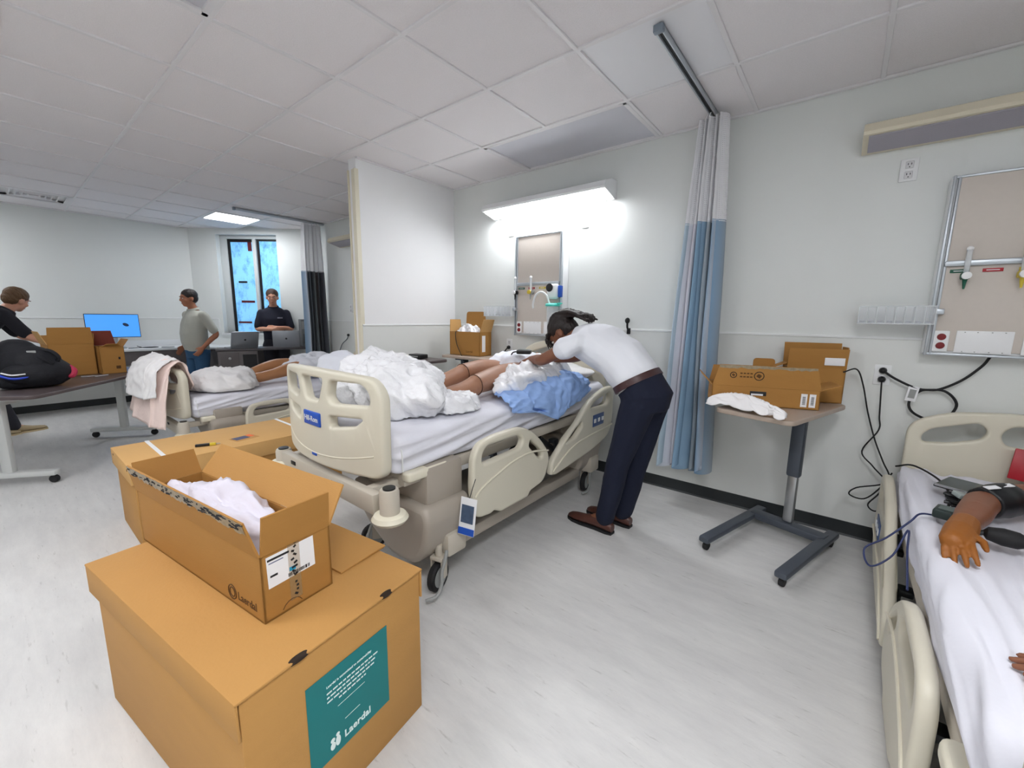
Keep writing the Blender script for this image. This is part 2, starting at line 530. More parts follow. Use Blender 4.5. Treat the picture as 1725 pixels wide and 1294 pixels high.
# wainscot sheet, its cap strip, black coved base
zr = 1.262
mb = MB()
for xa, xb in ((-3.5, -.11), (0.0, X1)): mb.box(((xa + xb) / 2, -.002, zr / 2), (xb - xa, .004, zr))
mb.box((.002, -.577, zr / 2), (.004, 1.154, zr))
mb.box((X0 + .002, (Y0 - 1.13) / 2, zr / 2), (.004, -1.13 - Y0, zr))
struct('trim_1', mb, wain_m)
mb = MB()
for xa, xb in ((-3.5, -.11), (0.0, X1)): mb.box(((xa + xb) / 2, -.005, zr), (xb - xa, .010, .016), bevel=.003)
mb.box((.005, -.577, zr), (.010, 1.154, .016), bevel=.003)
mb.box((X0 + .005, (Y0 - 1.13) / 2, zr), (.010, -1.13 - Y0, .016), bevel=.003)
wbox(mb, 0, .34, zr - .008, zr + .008, -.010, 0, .003); wbox(mb, .34, .36, 1.0, zr, -.010, 0, .003)
struct('trim_2', mb, trim_m)
def baseboard(name, p0, p1, nrm):
    p0, p1, nrm = Vector(p0), Vector(p1), Vector(nrm)
    d = (p1 - p0)
    prof = [(0, 0), (.012, 0), (.009, .006), (.006, .012), (.006, .092), (.003, .096), (0, .096)]
    struct(name, MB().prism(prof, p0, nrm, ZU, d.normalized(), d.length), base_m)
baseboard('baseboard_head', (0.0, 0, 0), (X1, 0, 0), (0, -1, 0))
baseboard('baseboard_bay', (-3.5, 0, 0), (-.11, 0, 0), (0, -1, 0))
baseboard('baseboard_partition', (0, 0, 0), (0, -1.154, 0), (1, 0, 0))
baseboard('baseboard_left', (X0, Y0, 0), (X0, -1.13, 0), (1, 0, 0))
baseboard('baseboard_window', WA, WB, wn)

# ceiling: plenum slab, T-grid, one object for every tile
ceil = struct('ceiling', MB().box(((X0 + X1) / 2, (Y0 + Y1) / 2, H + .12), (X1 - X0 + .3, Y1 - Y0 + .3, .06)), tile_m)
gx = [2.229 + .61 * k for k in range(-12, 7)]
gy = [-.649 - .61 * j for j in range(0, 10)]
xs = [X0] + [x for x in gx if X0 + .05 < x < X1 - .05] + [X1]
ys = [0.0] + gy + [Y0]
def in_room(x, y):
    return (Vector((x, y, 0)) - WA).dot(wn) > -.05 or y < -1.2
def cell(x, y):
    for i in range(len(xs) - 1):
        if xs[i] - .001 <= x < xs[i + 1]:
            for j in range(len(ys) - 1):
                if ys[j] >= y > ys[j + 1]: return (i, j)
fixtures = set()
def reserve(x0, x1, y0, y1):
    for i in range(len(xs) - 1):
        for j in range(len(ys) - 1):
            cx_, cy_ = (xs[i] + xs[i + 1]) / 2, (ys[j] + ys[j + 1]) / 2
            if x0 < cx_ < x1 and y0 < cy_ < y1: fixtures.add((i, j))

def troffer(x0, x1, y0, y1, on, label, name='ceiling_light', ribs=False):
    reserve(x0, x1, y0, y1)
    cx_, cy_ = (x0 + x1) / 2, (y0 + y1) / 2
    w, d = x1 - x0, y1 - y0
    t = thing(name, label, 'ceiling light', (cx_, cy_, H))
    mb = MB()
    for sx in (-1, 1): mb.box((sx * (w / 2 - .022), 0, .006), (.03, d - .016, .02), bevel=.003)
    for sy in (-1, 1): mb.box((0, sy * (d / 2 - .022), .006), (w - .016, .03, .02), bevel=.003)
    mb.build('frame', grid_m, t)
    MB().box((0, 0, .012), (w - .06, d - .06, .006)).build('diffuser', led_on if on else lens_off, t, smooth=False)
    MB().box((0, 0, .05), (w - .04, d - .04, .06)).build('housing', white_p, t, smooth=False)
    return t
troffer(1.009, 2.229, -.649, 0.0, False, 'long unlit ceiling light with grey lens beside the wall above the middle bed')
troffer(-3.871, -3.261, -1.259, -.649, True, 'square glowing ceiling light in front of the window')
troffer(-.821, -.211, -3.699, -3.089, True, 'square glowing ceiling light cut by the left edge of the picture')
# unseen panels: left rear inferred, the others added to brighten walls and floor
for i, (x0, x1, y0, y1) in enumerate(((1.009, 1.619, -4.919, -3.699), (3.449, 4.059, -3.699, -2.479), (4.669, 5.279, -5.529, -4.309), (-4.481, -3.871, -4.309, -3.699))):
    troffer(x0, x1, y0, y1, True, 'unseen glowing ceiling light %s' % ('behind the camera, left of the viewer', 'added straight above the viewer as fill', 'added behind the camera at far right as fill', 'added beyond the left edge to light the wall')[i])

def vent(x0, x1, y0, y1, label, louvre=5):
    reserve(x0, x1, y0, y1)
    cx_, cy_, w, d = (x0 + x1) / 2, (y0 + y1) / 2, x1 - x0, y1 - y0
    t = thing('ceiling_vent', label, 'air vent', (cx_, cy_, H))
    mb = MB()
    for sx in (-1, 1): mb.box((sx * (w / 2 - .03), 0, .004), (.045, d - .016, .014), bevel=.003)
    for sy in (-1, 1): mb.box((0, sy * (d / 2 - .03), .004), (w - .016, .045, .014), bevel=.003)
    mb.build('frame', grid_m, t)
    for k in range(1, louvre):
        s = 1 - k / louvre
        ww, dd = (w - .12) * s, (d - .12) * s
        mb = MB()
        for sx in (-1, 1): mb.box((sx * ww / 2, 0, .02), (.012, dd + .012, .03), rot=Euler((0, sx * .5, 0)).to_matrix())
        for sy in (-1, 1): mb.box((0, sy * dd / 2, .02), (ww + .012, .012, .03), rot=Euler((-sy * .5, 0, 0)).to_matrix())
        mb.build('louvre', grid_m, t, smooth=False)
    MB().box((0, 0, .045), (w - .04, d - .04, .02)).build('backing', white_p, t, smooth=False)
troffer(1.009, 1.619, -3.089, -2.479, False, 'square unlit ceiling light cut by the top edge of the picture')
vent(-4.481, -3.871, -3.089, -2.479, 'square ceiling air vent above the white counter at far left')

tile_cache = {}
smooth_cell = cell(2.5, -.9)
smooth_m = M('vinyl_faced_tile', (236, 236, 240), .5)
for i in range(len(xs) - 1):
    for j in range(len(ys) - 1):
        if (i, j) in fixtures: continue
        w, d = xs[i + 1] - xs[i], ys[j] - ys[j + 1]
        cx_, cy_ = (xs[i] + xs[i + 1]) / 2, (ys[j] + ys[j + 1]) / 2
        if not in_room(cx_, cy_): continue
        key = (round(w, 3), round(d, 3), (i, j) == smooth_cell)
        if key not in tile_cache:
            m_ = MB().box((0, 0, .0165), (w - .012, d - .012, .019), bevel=.003, seg=1)
            o = m_.build('tile', smooth_m if key[2] else tile_m, ceil, smooth=False)
            tile_cache[key] = o.data
        else:
            o = bpy.data.objects.new('tile', tile_cache[key]); COL.objects.link(o); o.parent = ceil
        o.location = (cx_, cy_, H + random.uniform(-.0008, .0008))
for x in xs[1:-1]:
    ye = -.02
    if abs(x - 1.619) < .01: ye = -.649
    if x < -3.5: ye = -.02 - (-3.5 - x) * .78
    MB().box((x, (Y0 + ye) / 2, H + .004), (.024, ye - Y0, .012), bevel=.002, seg=1).build('grid_runner', grid_m, ceil, smooth=False)
for y in ys[1:-1]:
    xa = X0 if y < -1.13 else -4.93 + (y + 1.13) * 1.28 + .05
    MB().box(((xa + X1) / 2, y, H + .0035), (X1 - xa, .024, .012), bevel=.002, seg=1).build('grid_runner', grid_m, ceil, smooth=False)
mb = MB()
mb.box(((X1 - 3.5) / 2, -.014, H), (X1 + 3.5, .024, .014), bevel=.002, seg=1)
mb.box((.014, -.577, H), (.024, 1.154, .014), bevel=.002, seg=1)
mb.box((X0 + .014, (Y0 - 1.13) / 2, H), (.024, -1.13 - Y0, .014), bevel=.002, seg=1)
mb.build('wall_angle', grid_m, ceil, smooth=False)

# ------------------------------------------------------------------ curtain tracks and curtains
def track(x, y0, y1, label):
    t = thing('curtain_track', label, 'curtain track', (x, y0, H))
    Ln = y1 - y0
    mb = MB()
    for s in (-1, 1): mb.box((s * .015, Ln / 2, -.014), (.010, Ln, .028), bevel=.002)
    mb.box((0, Ln / 2, -.003), (.04, Ln, .006))
    mb.build('rail', alu_m, t)
    MB().box((0, Ln / 2, -.012), (.018, Ln - .01, .010)).build('slot', black_p, t, smooth=False)
    MB().box((0, -.012, -.016), (.048, .03, .034), bevel=.006).build('end_cap', M('cap_grey', (130, 142, 154), .4), t)
    return t
track(2.62, -1.18, -.01, 'aluminium ceiling curtain track with dark slot above the near curtain')
track(-2.80, -1.16, -.01, 'thin ceiling curtain track in the far bay by the window')

cloth_cm = bpy.data.materials.new('curtain_stripes'); cloth_cm.use_nodes = True
nt = cloth_cm.node_tree; b = nt.nodes['Principled BSDF']; L = nt.links.new
uvn = nt.nodes.new('ShaderNodeUVMap'); sp = nt.nodes.new('ShaderNodeSeparateXYZ'); L(uvn.outputs[0], sp.inputs[0])
cr_ = nt.nodes.new('ShaderNodeValToRGB'); cr_.color_ramp.interpolation = 'EASE'
stops = [(0, (142, 162, 176)), (.10, (178, 198, 212)), (.19, (220, 220, 230)), (.37, (214, 212, 222)), (.43, (130, 162, 190)), (.58, (142, 172, 198)),
         (.66, (182, 190, 196)), (.75, (124, 140, 154)), (.83, (210, 210, 216)), (.92, (124, 156, 186)), (1, (154, 164, 172))]
while len(cr_.color_ramp.elements) < len(stops): cr_.color_ramp.elements.new(.5)
for e, (p, c) in zip(cr_.color_ramp.elements, stops): e.position = p; e.color = lin(c)
L(sp.outputs[0], cr_.inputs[0]); L(cr_.outputs[0], b.inputs['Base Color'])
b.inputs['Roughness'].default_value = .8
cloth_cd = cloth_cm.copy(); cloth_cd.name = 'curtain_stripes_shaded'  # grey stripe set for the far curtain, its backlit shade put into the colours
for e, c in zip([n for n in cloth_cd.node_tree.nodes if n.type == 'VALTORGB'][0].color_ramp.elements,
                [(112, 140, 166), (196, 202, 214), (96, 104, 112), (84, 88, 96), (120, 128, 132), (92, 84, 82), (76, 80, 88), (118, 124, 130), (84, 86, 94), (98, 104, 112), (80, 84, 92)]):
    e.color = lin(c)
net_m = bpy.data.materials.new('curtain_net'); net_m.use_nodes = True
nt = net_m.node_tree; b = nt.nodes['Principled BSDF']; L = nt.links.new
b.inputs['Base Color'].default_value = lin((240, 240, 244)); b.inputs['Roughness'].default_value = .7
uvn = nt.nodes.new('ShaderNodeUVMap'); mp = nt.nodes.new('ShaderNodeMapping'); mp.inputs['Scale'].default_value = (150, 55, 1)
vo = nt.nodes.new('ShaderNodeTexVoronoi'); vo.inputs['Scale'].default_value = 1; vo.inputs['Randomness'].default_value = 0
gt = nt.nodes.new('ShaderNodeMath'); gt.operation = 'GREATER_THAN'; gt.inputs[1].default_value = .24
L(uvn.outputs[0], mp.inputs[0]); L(mp.outputs[0], vo.inputs['Vector']); L(vo.outputs['Distance'], gt.inputs[0]); L(gt.outputs[0], b.inputs['Alpha'])

def curtain(x, y, ztop, zband, zbot, label, along, half=(.085, .14, .20), folds=5.0, depth=(.05, .075, .09), seed=0, mats=(net_m, cloth_cm), shift=0.0):
    """bunched cloth: spread over +-half along one axis, folded to and fro across it"""
    t = thing('privacy_curtain', label, 'curtain', (x, y, 0))
    ax = Vector(along).normalized(); ac = Vector((-ax.y, ax.x, 0))
    def mix3(v, f): return v[0] + (v[1] - v[0]) * f * 2 if f < .5 else v[1] + (v[2] - v[1]) * (f - .5) * 2
    def pt(u, z):
        f = max(0.0, min(1.0, (ztop - z) / (ztop - zbot)))
        hw, dp = mix3(half, f), mix3(depth, f)
        uu = u + .045 * mnoise.noise(Vector((u * 4, f * 1.2, seed)))
        ph = folds * 2 * PI * uu + seed + .5 * math.sin(f * 2.2 + seed)
        a = (2 * u - 1) * hw + .55 * hw / folds * math.sin(2 * ph + .6) + .03 * f * mnoise.noise(Vector((u * 3, f * 2, seed + 4))) + shift * f
        c = dp * (math.sin(ph) + .35 * math.sin(ph * .5 + 1 + f) + .3 * mnoise.noise(Vector((u * 8, f * 3, seed + 9))))
        q = ax * a + ac * c
        q.z = z
        q.y = min(q.y, -y - .022)
        return q
    def sheet(name, z0, z1, nz, mat):
        nu = 220
        verts = []; faces = []; uvs = []
        for i in range(nu + 1):
            for j in range(nz + 1):
                u = i / nu; z = z0 + (z1 - z0) * j / nz
                if j == nz and name == 'fabric_panel': z += .022 * math.sin(u * 31) + .03 * u
                verts.append(pt(u, z)); uvs.append((u, j / nz))
        for i in range(nu):
            for j in range(nz):
                faces.append((i * (nz + 1) + j, (i + 1) * (nz + 1) + j, (i + 1) * (nz + 1) + j + 1, i * (nz + 1) + j + 1))
        me = bpy.data.meshes.new(name); me.from_pydata(verts, [], faces)
        ul = me.uv_layers.new(name='UVMap')
        for lp in me.loops: ul.data[lp.index].uv = uvs[lp.vertex_index]
        return link_mesh(name, me, mat, t, angle=180)
    sheet('net_header', ztop, zband, 16, mats[0])
    sheet('fabric_panel', zband + .012, zbot, 40, mats[1])
    for k in range(7):
        p = pt(k / 6, ztop)
        MB().tube([p, p.lerp(Vector((0, p.y * .5, p.z)), .3) + Vector((0, 0, .02))], .003, 6).build('hook', white_p, t)
    return t
curtain(2.63, -.19, 2.640, 1.985, .27, 'bunched privacy curtain in blue and grey stripes hanging near the middle bed', (1, -.25, 0), half=(.085, .145, .185), folds=5.0, depth=(.05, .07, .085), seed=.9, shift=-.02)
curtain(-2.80, -.19, 2.640, 1.97, .45, 'bunched privacy curtain with shade in its grey stripes in the far bay behind the laptops', (.15, 1, 0), half=(.13, .15, .16), folds=5.0, depth=(.05, .06, .07), seed=2.2, mats=(net_m, cloth_cd))
# ================================================================== HOSPITAL BEDS
def caster(parent, x, y, swivel=0.0, pedal=True):
    R = Matrix.Rotation(swivel, 4, 'Z'); T = Matrix.Translation((x, y, 0))
    def place(mb, name, mat, par=parent):
        o = mb.build(name, mat, par)
        o.data.transform(T @ R if par is parent else T @ R)
        return o
    w = place(MB().lathe([(.05, -.018), (.068, -.018), (.075, -.010), (.075, .010), (.068, .018), (.05, .018)], (0, 0, .075), (1, 0, 0)), 'caster_wheel', black_r)
    place(MB().lathe([(.004, -.022), (.04, -.022), (.052, -.019), (.052, .019), (.04, .022), (.004, .022)], (0, 0, .075), (1, 0, 0)), 'wheel_hub', grey_p, w)
    mb = MB()
    for s in (-1, 1): mb.box((s * .03, .01, .12), (.008, .05, .11), bevel=.003)
    mb.box((0, .01, .172), (.072, .06, .02), bevel=.006).cyl((0, .01, .17), (0, .01, .24), .018)
    place(mb, 'caster_fork', frame_b)
    if pedal:
        place(MB().tube([(.04, .02, .21), (.05, -.01, .18), (.045, -.03, .13), (.055, -.05, .07), (.05, -.09, .035), (.02, -.13, .03)], .009, 8, smooth=4), 'brake_pedal', grey_p)

def hospital_bed(label, loc, drop=0.0, badge=True, rail_down=0.0):
    t = thing('hospital_bed', label, 'hospital bed', loc)
    d = drop
    # footboard
    def bendf(v): return Vector((v.x, v.z - .085 * (1 - (v.x / .45) ** 2), v.y))
    out = rounded([(-.445, .64), (.445, .64), (.45, 1.02), (.40, 1.09), (.2, 1.105), (0, 1.11), (-.2, 1.105), (-.40, 1.09), (-.45, 1.02)], [.06, .06, .09, .08, .1, .1, .1, .08, .09], 6)
    holes = [rounded([(s * .385, .965), (s * .165, .955), (s * .135, .985), (s * .155, 1.06), (s * .345, 1.06), (s * .385, 1.02)], .025) for s in (-1, 1)]
    holes.append(rounded([(-.06, .955), (.06, .955), (.105, 1.065), (-.105, 1.065)], .025))
    holes += [rounded([(s * .14, .84), (s * .30, .865), (s * .35, .905), (s * .14, .895)], .02) for s in (-1, 1)]
    me = plate(out, holes, .05, .014, cuts=26, bend=bendf)
    xform(me, Matrix.Translation((0, .04, -d)))
    fb = link_mesh('footboard', me, cream_p, t, angle=50)
    yb = lambda x: .04 - .085 * (1 - (x / .45) ** 2) - .027
    MB().tube([(x, yb(x) + .004, .745 - .05 * (1 - (abs(x) / .40) ** 2) - d) for x in [(-.40 + .8 * k / 20) for k in range(21)]], .0045, 6).build('molding_line', cream_l, fb)
    if badge:
        o = thing_part = MB().box((0, 0, 0), (.155, .012, .068), bevel=.0055, seg=3).build('badge', blue_s, fb)
        o.data.transform(Matrix.Translation((0, yb(0) + .002, .865 - d)))
        text('badge_lettering', 'Hill-Rom', .036, white_p, (0, yb(0) - .0055, .853 - d), (1, 0, 0), (0, 0, 1), fb, 'CENTER', bold=.0006)
        o = MB().box((0, 0, 0), (.045, .008, .014), bevel=.003).build('small_emblem', blue_s, fb)
        o.data.transform(Matrix.Translation((.0, yb(0) + .002, .688 - d)))
    # headboard
    def bendh(v): return Vector((v.x, v.z + .03 * (1 - (v.x / .45) ** 2), v.y))
    out = rounded([(-.42, .62), (.42, .62), (.425, 1.06), (.28, 1.135), (0, 1.165), (-.28, 1.135), (-.425, 1.06)], [.05, .05, .07, .2, .2, .2, .07], 7)
    holes = [rounded([(s * .36, .96), (s * .26, .97), (s * .14, 1.01), (s * .125, 1.06), (s * .16, 1.095), (s * .33, 1.04), (s * .365, 1.0)], .03) for s in (-1, 1)]
    holes.append(rounded([(-.06, .99), (.06, .99), (.085, 1.045), (.05, 1.095), (-.05, 1.095), (-.085, 1.045)], .03))
    me = plate(out, holes, .045, .013, cuts=22, bend=bendh)
    xform(me, Matrix.Translation((0, 2.17, -d)))
    link_mesh('headboard', me, cream_p, t, angle=50)
    # deck frame and end bars
    mb = MB()
    for s in (-1, 1): mb.box((s * .41, 1.1, .60 - d), (.05, 1.95, .06), bevel=.01)
    for y in (.16, .8, 1.4, 2.02): mb.box((0, y, .605 - d), (.8, .06, .05), bevel=.008)
    mb.build('deck_frame', frame_b, t)
    MB().box((0, 1.1, .628 - d), (.80, 1.9, .012), bevel=.003).build('deck_panel', dark_m, t)
    for s in (-1, 1):
        me = plate(rounded([(0, 0), (.26, 0), (.26, .12), (.10, .14), (0, .06)], .04), [], .045, .012)
        xform(me, frame((s * .475, .12, .622 - d), (0, 1, 0), (-s, 0, 0), (0, 0, 1)))
        link_mesh('corner_bumper', me, cream_l, t)
    mb = MB().box((0, -.03, .555 - d), (.92, .05, .095), bevel=.012)
    for s in (-1, 1): mb.box((s * .36, .10, .575 - d), (.05, .28, .05), bevel=.01)
    eb = mb.build('foot_end_bar', frame_b, t)
    for x in (-.28, .14): MB().box((x, -.056, .57 - d), (.05, .006, .02), bevel=.002).build('slot_mark', black_p, eb)
    for s in (-1, 1):
        c = (.545 if s > 0 else -.455, -.03, 0)
        tz = .648 if s > 0 else .606
        p = MB().lathe([(.03, .53 - d), (.041, .535 - d), (.041, tz - .012 - d), (.036, tz - d), (.01, tz + .001 - d)], c).build('bumper_post', frame_b, t)
        MB().lathe([(.03, .505 - d), (.066, .508 - d), (.076, .522 - d), (.066, .538 - d), (.04, .545 - d)], c).build('bumper_roller', cream_l, p)
        MB().lathe([(.006, tz - d), (.026, tz - d), (.026, tz + .007 - d), (.006, tz + .008 - d)], c).build('socket', black_p, p)
    # lift towers and base covers
    for y, nm in ((.34, 'foot'), (1.82, 'head')):
        MB().box((.22, y, .545 - d * .6), (.52, .24, .20 - d * .35), bevel=.02).build('lift_tower', base_b, t)
        prof = rounded([(-.12, .46 - d * .35), (.50, .46 - d * .35), (.53, .40 - d * .3), (.50, .24), (.42, .14), (.22, .13), (-.02, .26)], [.03, .03, .04, .04, .05, .05, .1], 5)
        me = plate(prof, [], .30, .03)
        xform(me, frame((0, y - .01, 0), (1, 0, 0), (0, 0, 1), (0, -1, 0)))
        bc = link_mesh('base_cover', me, base_b, t)
        MB().box((.485, y + .03, .225), (.09, .13, .12), bevel=.015).build('caster_housing', frame_b, t)
        MB().box((-.07, y + .0, .225), (.09, .13, .12), bevel=.015).build('caster_housing', frame_b, t)
    mb = MB()
    for x in (0.0, .44): mb.box((x, 1.08, .19), (.07, 1.25, .07), bevel=.01)
    mb.build('base_rail', base_b, t)
    MB().box((.22, 1.1, .31), (.3, 1.0, .10), bevel=.02).build('motor_cover', base_b, t)
    mb = MB()
    for x in (.05, .40):
        MB().tube([(x, .5, .24), (x, 1.0, .55 - d)], .02, 8).build('lift_arm', dark_m, t)
        MB().tube([(x, 1.7, .24), (x, 1.25, .55 - d)], .02, 8).build('lift_arm', dark_m, t)
    caster(t, .49, .27, .25); caster(t, -.09, .29, -.5); caster(t, .46, 1.82, .2); caster(t, -.05, 1.84, .4)
    # side rails
    d = drop + rail_down
    for s in (1, -1):
        o1 = rounded([(.471, .335), (.45, .488), (.458, .65), (.50, .715), (.62, .735), (.84, .735), (.93, .705), (1.05, .62), (1.14, .52), (1.155, .449), (1.116, .357), (1.074, .325), (.952, .31), (.933, .28), (.68, .28), (.623, .31), (.599, .30), (.507, .31)],
                     [.03, .03, .05, .05, .06, .06, .06, .06, .04, .03, .03, .03, .02, .02, .02, .02, .02, .02])
        h1 = rounded([(.525, .598), (.525, .65), (.56, .69), (.83, .69), (.875, .655), (.85, .61)], .03)
        h2 = rounded([(.945, .64), (1.06, .545), (1.075, .49), (1.03, .505), (.93, .60)], .02)
        me = plate(o1, [h1, h2], .045, .015)
        sx = .535 if s > 0 else -.478
        xform(me, frame((sx, 0, -d), (0, 1, 0), (0, 0, 1), (1, 0, 0)))
        fr = link_mesh('foot_side_rail', me, cream_p, t, angle=50)
        MB().tube([(sx + s * .024, y, z - d) for y, z in ((.465, .44), (.52, .475), (.62, .51), (.78, .55), (.95, .56), (1.13, .525))], .006, 6, smooth=5).build('molding_line', cream_l, fr)
        o2 = rounded([(1.171, .345), (1.18, .43), (1.314, .53), (1.50, .64), (1.60, .72), (1.698, .775), (1.90, .825), (2.02, .83), (2.06, .79), (2.05, .52), (1.98, .43), (1.733, .375), (1.425, .345), (1.229, .33)],
                     [.02, .04, .05, .08, .08, .08, .06, .04, .04, .06, .06, .08, .06, .02])
        h3 = rounded([(1.67, .70), (1.74, .745), (1.98, .785), (2.0, .74), (1.96, .69)], .025)
        h4 = rounded([(1.335, .52), (1.43, .575), (1.55, .625), (1.56, .59), (1.47, .53)], .015)
        me = plate(o2, [h3, h4], .045, .015)
        xform(me, frame((sx + s * .004, 0, -d), (0, 1, 0), (0, 0, 1), (1, 0, 0)))
        hr = link_mesh('head_side_rail', me, cream_p, t, angle=50)
        MB().tube([(sx + s * .028, y, z - d) for y, z in ((1.19, .365), (1.30, .425), (1.45, .48), (1.62, .50), (1.85, .51), (2.04, .52))], .006, 6, smooth=5).build('molding_line', cream_l, hr)
        cp = MB().box((sx + s * .027, 1.80, .60 - d), (.008, .17, .09), bevel=.003).build('control_pad', M('pad_blue', (70, 92, 138), .4), hr)
        for k in range(3): MB().box((sx + s * .033, 1.74 + .06 * k, .60 - d), (.006, .03, .03), bevel=.002).build('button', white_p, cp)
        for y in (.62, .95, 1.40, 1.80):
            MB().box((s * .425, y, .50 - d), (.05, .06, .03), bevel=.006).box((s * .444, y, .45 - d), (.014, .05, .13), bevel=.005).build('rail_bracket', dark_m, t)
    return t

def mattress(label, loc, drop=0.0, seed=0.0, diag=False, w=.445, z0=.636, z1=.832):
    """foam mattress under a fitted sheet: closed loft with pulled wrinkles"""
    y0, y1 = .07, 2.13
    zc, hz = (z0 + z1) / 2, (z1 - z0) / 2
    rr = .045
    # rounded-rectangle section, evenly sampled (dense on top and sides)
    sec = []
    nt_, ns_, nb_, na_ = 96, 18, 8, 5
    for i in range(nt_ + 1): sec.append((-(w - rr) + 2 * (w - rr) * i / nt_, hz, 'T'))
    for i in range(1, na_): a = PI / 2 * (1 - i / na_); sec.append((w - rr + rr * math.cos(a), hz - rr + rr * math.sin(a), 'R'))
    for i in range(ns_ + 1): sec.append((w, hz - rr - 2 * (hz - rr) * i / ns_, 'R'))
    for i in range(1, na_): a = -PI / 2 * i / na_; sec.append((w - rr + rr * math.cos(a), -hz + rr + rr * math.sin(a), 'R'))
    for i in range(nb_ + 1): sec.append((w - rr - 2 * (w - rr) * i / nb_, -hz, 'B'))
    for i in range(1, na_): a = -PI / 2 * (1 - i / na_); sec.append((-(w - rr) - rr * math.cos(a), -hz + rr + rr * math.sin(a), 'L'))
    for i in range(ns_ + 1): sec.append((-w, -hz + rr + 2 * (hz - rr) * i / ns_, 'L'))
    for i in range(1, na_): a = PI / 2 * i / na_; sec.append((-(w - rr) - rr * math.cos(a), hz - rr + rr * math.sin(a), 'L'))
    n, m = len(sec), 150
    bm = bmesh.new()
    rings = []
    for j in range(m + 1):
        f = j / m
        y = y0 + (y1 - y0) * f
        e = min(f, 1 - f) * (y1 - y0)
        k = 1.0 if e > .05 else math.sqrt(max(0.0, 1 - ((.05 - e) / .05) ** 2))
        ring = []
        for x, z, tag in sec:
            v = Vector((x * (1 - .09 * (1 - k)), y, zc + z * (1 - .35 * (1 - k))))
            if tag == 'T':
                if diag:
                    g = x - (y - 2.1) * .10 * (1 + x)
                    q = g + .03 * mnoise.noise(Vector((x * 3, y * 1.5, seed)))
                    fa = .55 + .45 * mnoise.noise(Vector((x * 2 + 3, y * .9, seed + 1)))
                    v.z += fa * (.034 * ridge(q * 9, y * .8, 1.0, seed) + .016 * ridge(q * 21, y * 1.3, 1.0, seed + 4)) + .005 * mnoise.noise(Vector((x * 3, y * 2, seed))) - .022
                else:
                    v.z += .007 * ridge(x * 5, y * 1.6, 1.0, seed) + .005 * fold_noise(x * 4, y * 3, 1, seed)
            if tag in 'RL':
                sg = 1 if tag == 'R' else -1
                dr = y * .16
                v.x += sg * (.018 * ridge((z - dr) * 13, y * 1.1, 1.0, seed) + .010 * ridge((z - dr) * 26 + 3, y * 2.2, 1.0, seed + 2) - .008)
                if z < 0: v.x -= sg * .014 * (-z / hz)
            ring.append(bm.verts.new(v))
        rings.append(ring)
    for j in range(m):
        for i in range(n):
            bm.faces.new((rings[j][i], rings[j][(i + 1) % n], rings[j + 1][(i + 1) % n], rings[j + 1][i]))
    bm.faces.new(rings[0]); bm.faces.new(rings[-1][::-1])
    bmesh.ops.recalc_face_normals(bm, faces=bm.faces)
    me = bpy.data.meshes.new('mattress'); bm.to_mesh(me); bm.free()
    t = thing('mattress', label, 'mattress', (loc[0], loc[1], loc[2] - drop))
    link_mesh('fitted_sheet', me, sheet_m, t, angle=180)
    MB().tube([(w - .005, y0 + .03, z1 - .03), (w + .008, y0 + .035, z1 - .09), (w + .004, y0 + .04, z0 + .02)], .004, 6, smooth=4).build('seam', white_p, t)
    return t

BED1 = (1.50, -2.29, 0); BED2 = (-1.54, -2.29, 0); BED3 = (4.19, -2.35, 0)
hospital_bed('raised cream hospital bed in the middle with a blue badge on its footboard', BED1, 0)
hospital_bed('lowered cream hospital bed in the far bay with a blanket over its footboard', BED2, .24)
hospital_bed('lowered cream hospital bed cut by the right edge of the picture', BED3, .245, rail_down=.04)
mattress('mattress in a white fitted sheet on the raised middle bed', BED1, 0, 1.3)
mattress('mattress in a white fitted sheet on the far bed behind the long box', BED2, .24, 4.7)
mattress('mattress with tight diagonal sheet wrinkles on the right-hand bed', BED3, .245, 7.9, True)
# ================================================================== PEOPLE
def V3(*a): return Vector(a)

def add_head(mb, c, F, U, k=1.0):
    F, U = Vector(F).normalized(), Vector(U).normalized()
    S = F.cross(U).normalized(); U = S.cross(F).normalized()
    R = Matrix(((S.x, F.x, U.x), (S.y, F.y, U.y), (S.z, F.z, U.z)))
    c = Vector(c)
    P = lambda s, f, u: c + (S * s + F * f + U * u) * k
    E_ = lambda p, r: mb.ell(P(*p), (r[0] * k, r[1] * k, r[2] * k), R)
    E_((0, -.012, .03), (.076, .096, .086)); E_((0, .026, -.03), (.062, .066, .085)); E_((0, .05, -.085), (.036, .036, .03))
    E_((0, .074, .03), (.05, .020, .014)); E_((0, .084, -.064), (.025, .012, .010))
    mb.tube([P(0, .086, .015), P(0, .104, -.018), P(0, .100, -.034)], [.009 * k, .015 * k, .012 * k], 8)
    for s in (-1, 1):
        E_((s * .078, -.012, -.012), (.012, .023, .033)); E_((s * .040, .062, -.026), (.026, .024, .020))
    return P, R

def face_parts(body, P, R, k, eye_c, brow_m):
    for s in (-1, 1):
        MB().ell(P(s * .031, .082, .006), (.013 * k, .008 * k, .007 * k), R, 10, 8).build('eye', M('eye_white', (226, 220, 214), .3), body)
        MB().ell(P(s * .031, .089, .006), (.006 * k, .003 * k, .006 * k), R, 8, 6).build('iris', M('iris_dark', (40, 28, 22), .2), body)
        MB().tube([P(s * .014, .093, .027), P(s * .032, .090, .032), P(s * .05, .080, .027)], .004 * k, 6).build('eyebrow', brow_m, body)
    MB().ell(P(0, .094, -.064), (.022 * k, .004 * k, .003 * k), R, 10, 6).build('mouth', M('lip', (140, 78, 72), .5), body)

